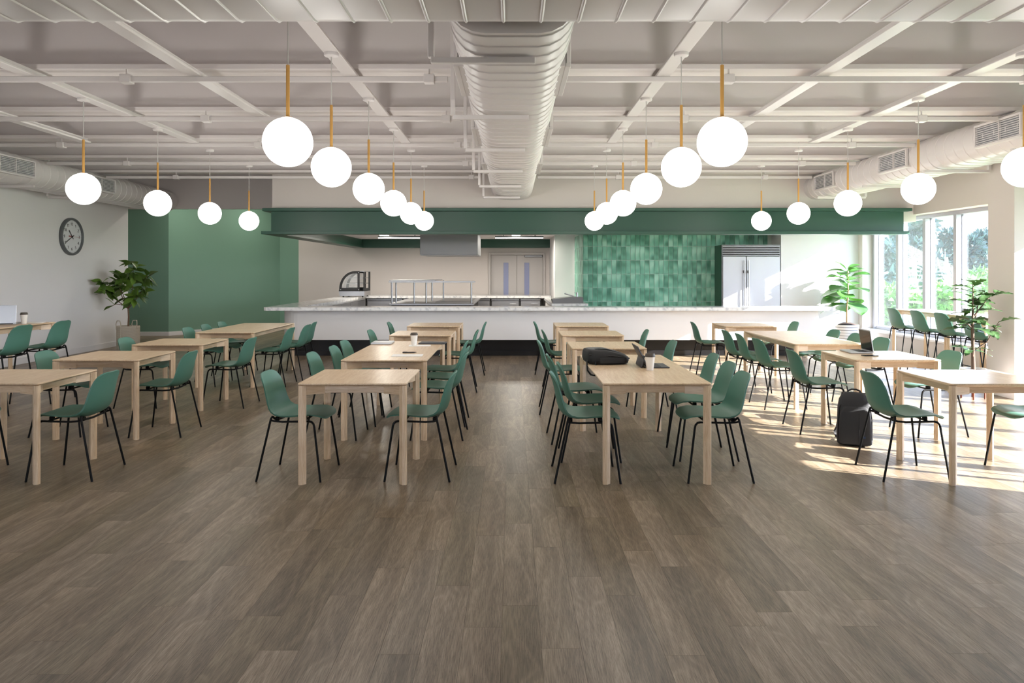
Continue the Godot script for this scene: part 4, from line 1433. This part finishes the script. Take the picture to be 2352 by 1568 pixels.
	for i in 4:
		var a := TAU * i / 4 + 0.5
		put("leg", G.new().tube([Vector3(cos(a) * 0.125, 0, sin(a) * 0.125), Vector3(cos(a) * 0.125, 0.125, sin(a) * 0.125)], 0.010, 8), M.pot_leg, f)
	put("trunk", G.new().tube([Vector3(0.005, 0.34, 0), Vector3(0.0, 0.6, 0.0), Vector3(-0.005, 0.86, 0), Vector3(0.0, 1.15, 0.0), Vector3(0.0, 1.42, 0)], [0.026, 0.021, 0.019, 0.010, 0.005], 10), M.trunk_dark, f)
	var twigs := [[Vector3(0.0, 0.58, 0), Vector3(0.14, 0.70, 0.05), Vector3(0.26, 0.95, 0.09)], [Vector3(0.0, 0.9, 0), Vector3(0.07, 1.05, -0.04), Vector3(0.12, 1.22, -0.08)], [Vector3(0, 0.5, 0), Vector3(-0.04, 0.58, 0.05), Vector3(-0.09, 0.62, 0.09)], [Vector3(0, 1.0, 0), Vector3(0.1, 1.15, 0.03), Vector3(0.2, 1.3, 0.06)], [Vector3(0, 0.85, 0), Vector3(-0.08, 0.92, 0.03), Vector3(-0.14, 0.93, 0.05)]]
	for b in twigs:
		put("branch", G.new().tube(b, [0.010, 0.008, 0.004], 6), M.trunk_dark, f)
		for k in 5:
			put_leaf(f, lobed, M.leaf_fig, b[1].lerp(b[2], 0.4 + 0.6 * k / 4.0), rng.randf() * TAU, rng.randf_range(-0.2, 0.5), rng.randf_range(-0.5, 0.5), rng.randf_range(0.17, 0.26))
	for k in 26:
		var t := k / 25.0
		var y := 0.82 + t * 0.60
		put_leaf(f, lobed, M.leaf_fig, Vector3(0, y, 0), k * 2.4 + rng.randf() * 0.5, rng.randf_range(-0.15, 0.35) + t * 0.45, rng.randf_range(-0.4, 0.4), lerpf(0.34, 0.22, t))


# ---------------------------------------------------------------- outside the windows
func tuft(n: int, size: float, sd: int) -> ArrayMesh:
	var r := RandomNumberGenerator.new()
	r.seed = sd
	var g := G.new()
	for i in n:
		var d := Vector3(r.randf_range(-1, 1), r.randf_range(-0.7, 1), r.randf_range(-1, 1)).normalized()
		var s := d.cross(Vector3(r.randf_range(-1, 1), r.randf_range(-1, 1), r.randf_range(-1, 1))).normalized()
		var p := d * size * 0.3
		g.tri(p - s * size * 0.28, p + d * size, p + s * size * 0.28)
	return g.mesh()

func foliage(o: Node3D, mesh: Mesh, m: Material, blobs: Array, per: int) -> void:
	var mm := MultiMesh.new()
	mm.transform_format = MultiMesh.TRANSFORM_3D
	mm.mesh = mesh
	mm.instance_count = blobs.size() * per
	var i := 0
	for b in blobs:
		for k in per:
			var d := Vector3(rng.randfn(), rng.randfn(), rng.randfn()).normalized() * pow(rng.randf(), 0.45)
			var at: Vector3 = b[0] + Vector3(d.x * b[1], d.y * b[2], d.z * b[1])
			mm.set_instance_transform(i, Transform3D(Basis.from_euler(Vector3(rng.randf() * 0.8, rng.randf() * TAU, rng.randf() * 0.8)).scaled(Vector3.ONE * rng.randf_range(0.7, 1.3)), at))
			i += 1
	var n := MultiMeshInstance3D.new()
	n.name = "foliage"
	n.multimesh = mm
	n.material_override = m
	n.set_meta("kind", "stuff")
	o.add_child(n, true)

func build_garden() -> void:
	struct("ground_outside", G.new().span(P(9.0, -1.3, -20), P(140, -1.1, 160)), M.lawn)
	var needles := tuft(7, 0.55, 3)
	var leaves := tuft(7, 0.30, 4)
	# pines: x, D, height, label
	var pines := [[28.6, 52.0, 5.5, "tall thin pine seen through the second window pane"], [34.0, 55.0, 3.7, "blue-green pine seen through the middle window panes"], [36.5, 62.0, 4.7, "high pine at the edge of the third window pane"],
		[36.8, 57.5, 4.3, "dense pine partly hidden by the pillar"], [25.5, 50.0, 3.5, "dark pine seen through the farthest window pane"], [31.5, 60.0, 3.2, "hazy pine behind the tall thin pine"]]
	for p in pines:
		var o := thing("pine_tree", P(p[0], -1.1, p[1]), 0, p[3], "tree", "pines outside the windows")
		var h: float = p[2] + 1.1
		put("trunk", G.new().tube([Vector3(0, 0, 0), Vector3(0.1, h * 0.5, 0), Vector3(0, h * 0.95, 0)], [0.2, 0.14, 0.04], 8), M.bark, o)
		var blobs := []
		for k in 11:
			var t := k / 10.0
			var y := lerpf(h * 0.22, h * 0.97, t)
			var w := lerpf(1.25, 0.4, t)
			blobs.append([Vector3(rng.randf_range(-1, 1) * w * 0.8, y, rng.randf_range(-1, 1) * w * 0.8), w, 0.42])
		foliage(o, needles, M.leaf_pine, blobs, 90)
	var shrubs := [[15.2, 29.5, 1.9, "bright green shrub low in the farthest window pane"], [18.0, 31.5, 2.2, "bright green shrub in the second window pane"], [19.6, 32.0, 2.5, "rounded green shrub in the third window pane"],
		[21.0, 32.5, 2.3, "bright green shrub beside the rounded one"], [22.6, 34.5, 3.0, "leafy green shrub near the pillar edge"], [17.0, 33.5, 2.7, "taller green shrub behind the low ones"]]
	for s in shrubs:
		var o := thing("shrub", P(s[0], -1.1, s[1]), 0, s[3], "shrub", "shrubs outside the windows")
		put("stem", G.new().tube([Vector3(0, 0, 0), Vector3(0, s[2] * 0.6, 0)], 0.06, 6), M.bark, o)
		var blobs := []
		for k in 8:
			var a := TAU * k / 8
			blobs.append([Vector3(cos(a) * 0.7, s[2] * rng.randf_range(0.35, 0.78), sin(a) * 0.7), 0.75, 0.6])
		foliage(o, leaves, M.leaf_bush, blobs, 170)
	for b in [[20.6, 38.0, "pale bare trunk standing behind the shrubs, farther one"], [22.0, 37.5, "pale bare trunk standing behind the shrubs, nearer one"]]:
		var o := thing("bare_tree", P(b[0], -1.1, b[1]), 0, b[2], "tree", "bare trunks outside")
		put("trunk", G.new().tube([Vector3(0, 0, 0), Vector3(0.1, 1.6, 0), Vector3(0.0, 3.4, 0)], [0.22, 0.17, 0.08], 8), M.bark, o)
		for k in 4:
			var a := k * 1.7
			put("bough", G.new().tube([Vector3(0.05, 1.5 + k * 0.3, 0), Vector3(cos(a) * 0.25, 2.1 + k * 0.3, sin(a) * 0.25), Vector3(cos(a) * 0.4, 2.8 + k * 0.3, sin(a) * 0.4)], [0.06, 0.04, 0.015], 6), M.bark, o)
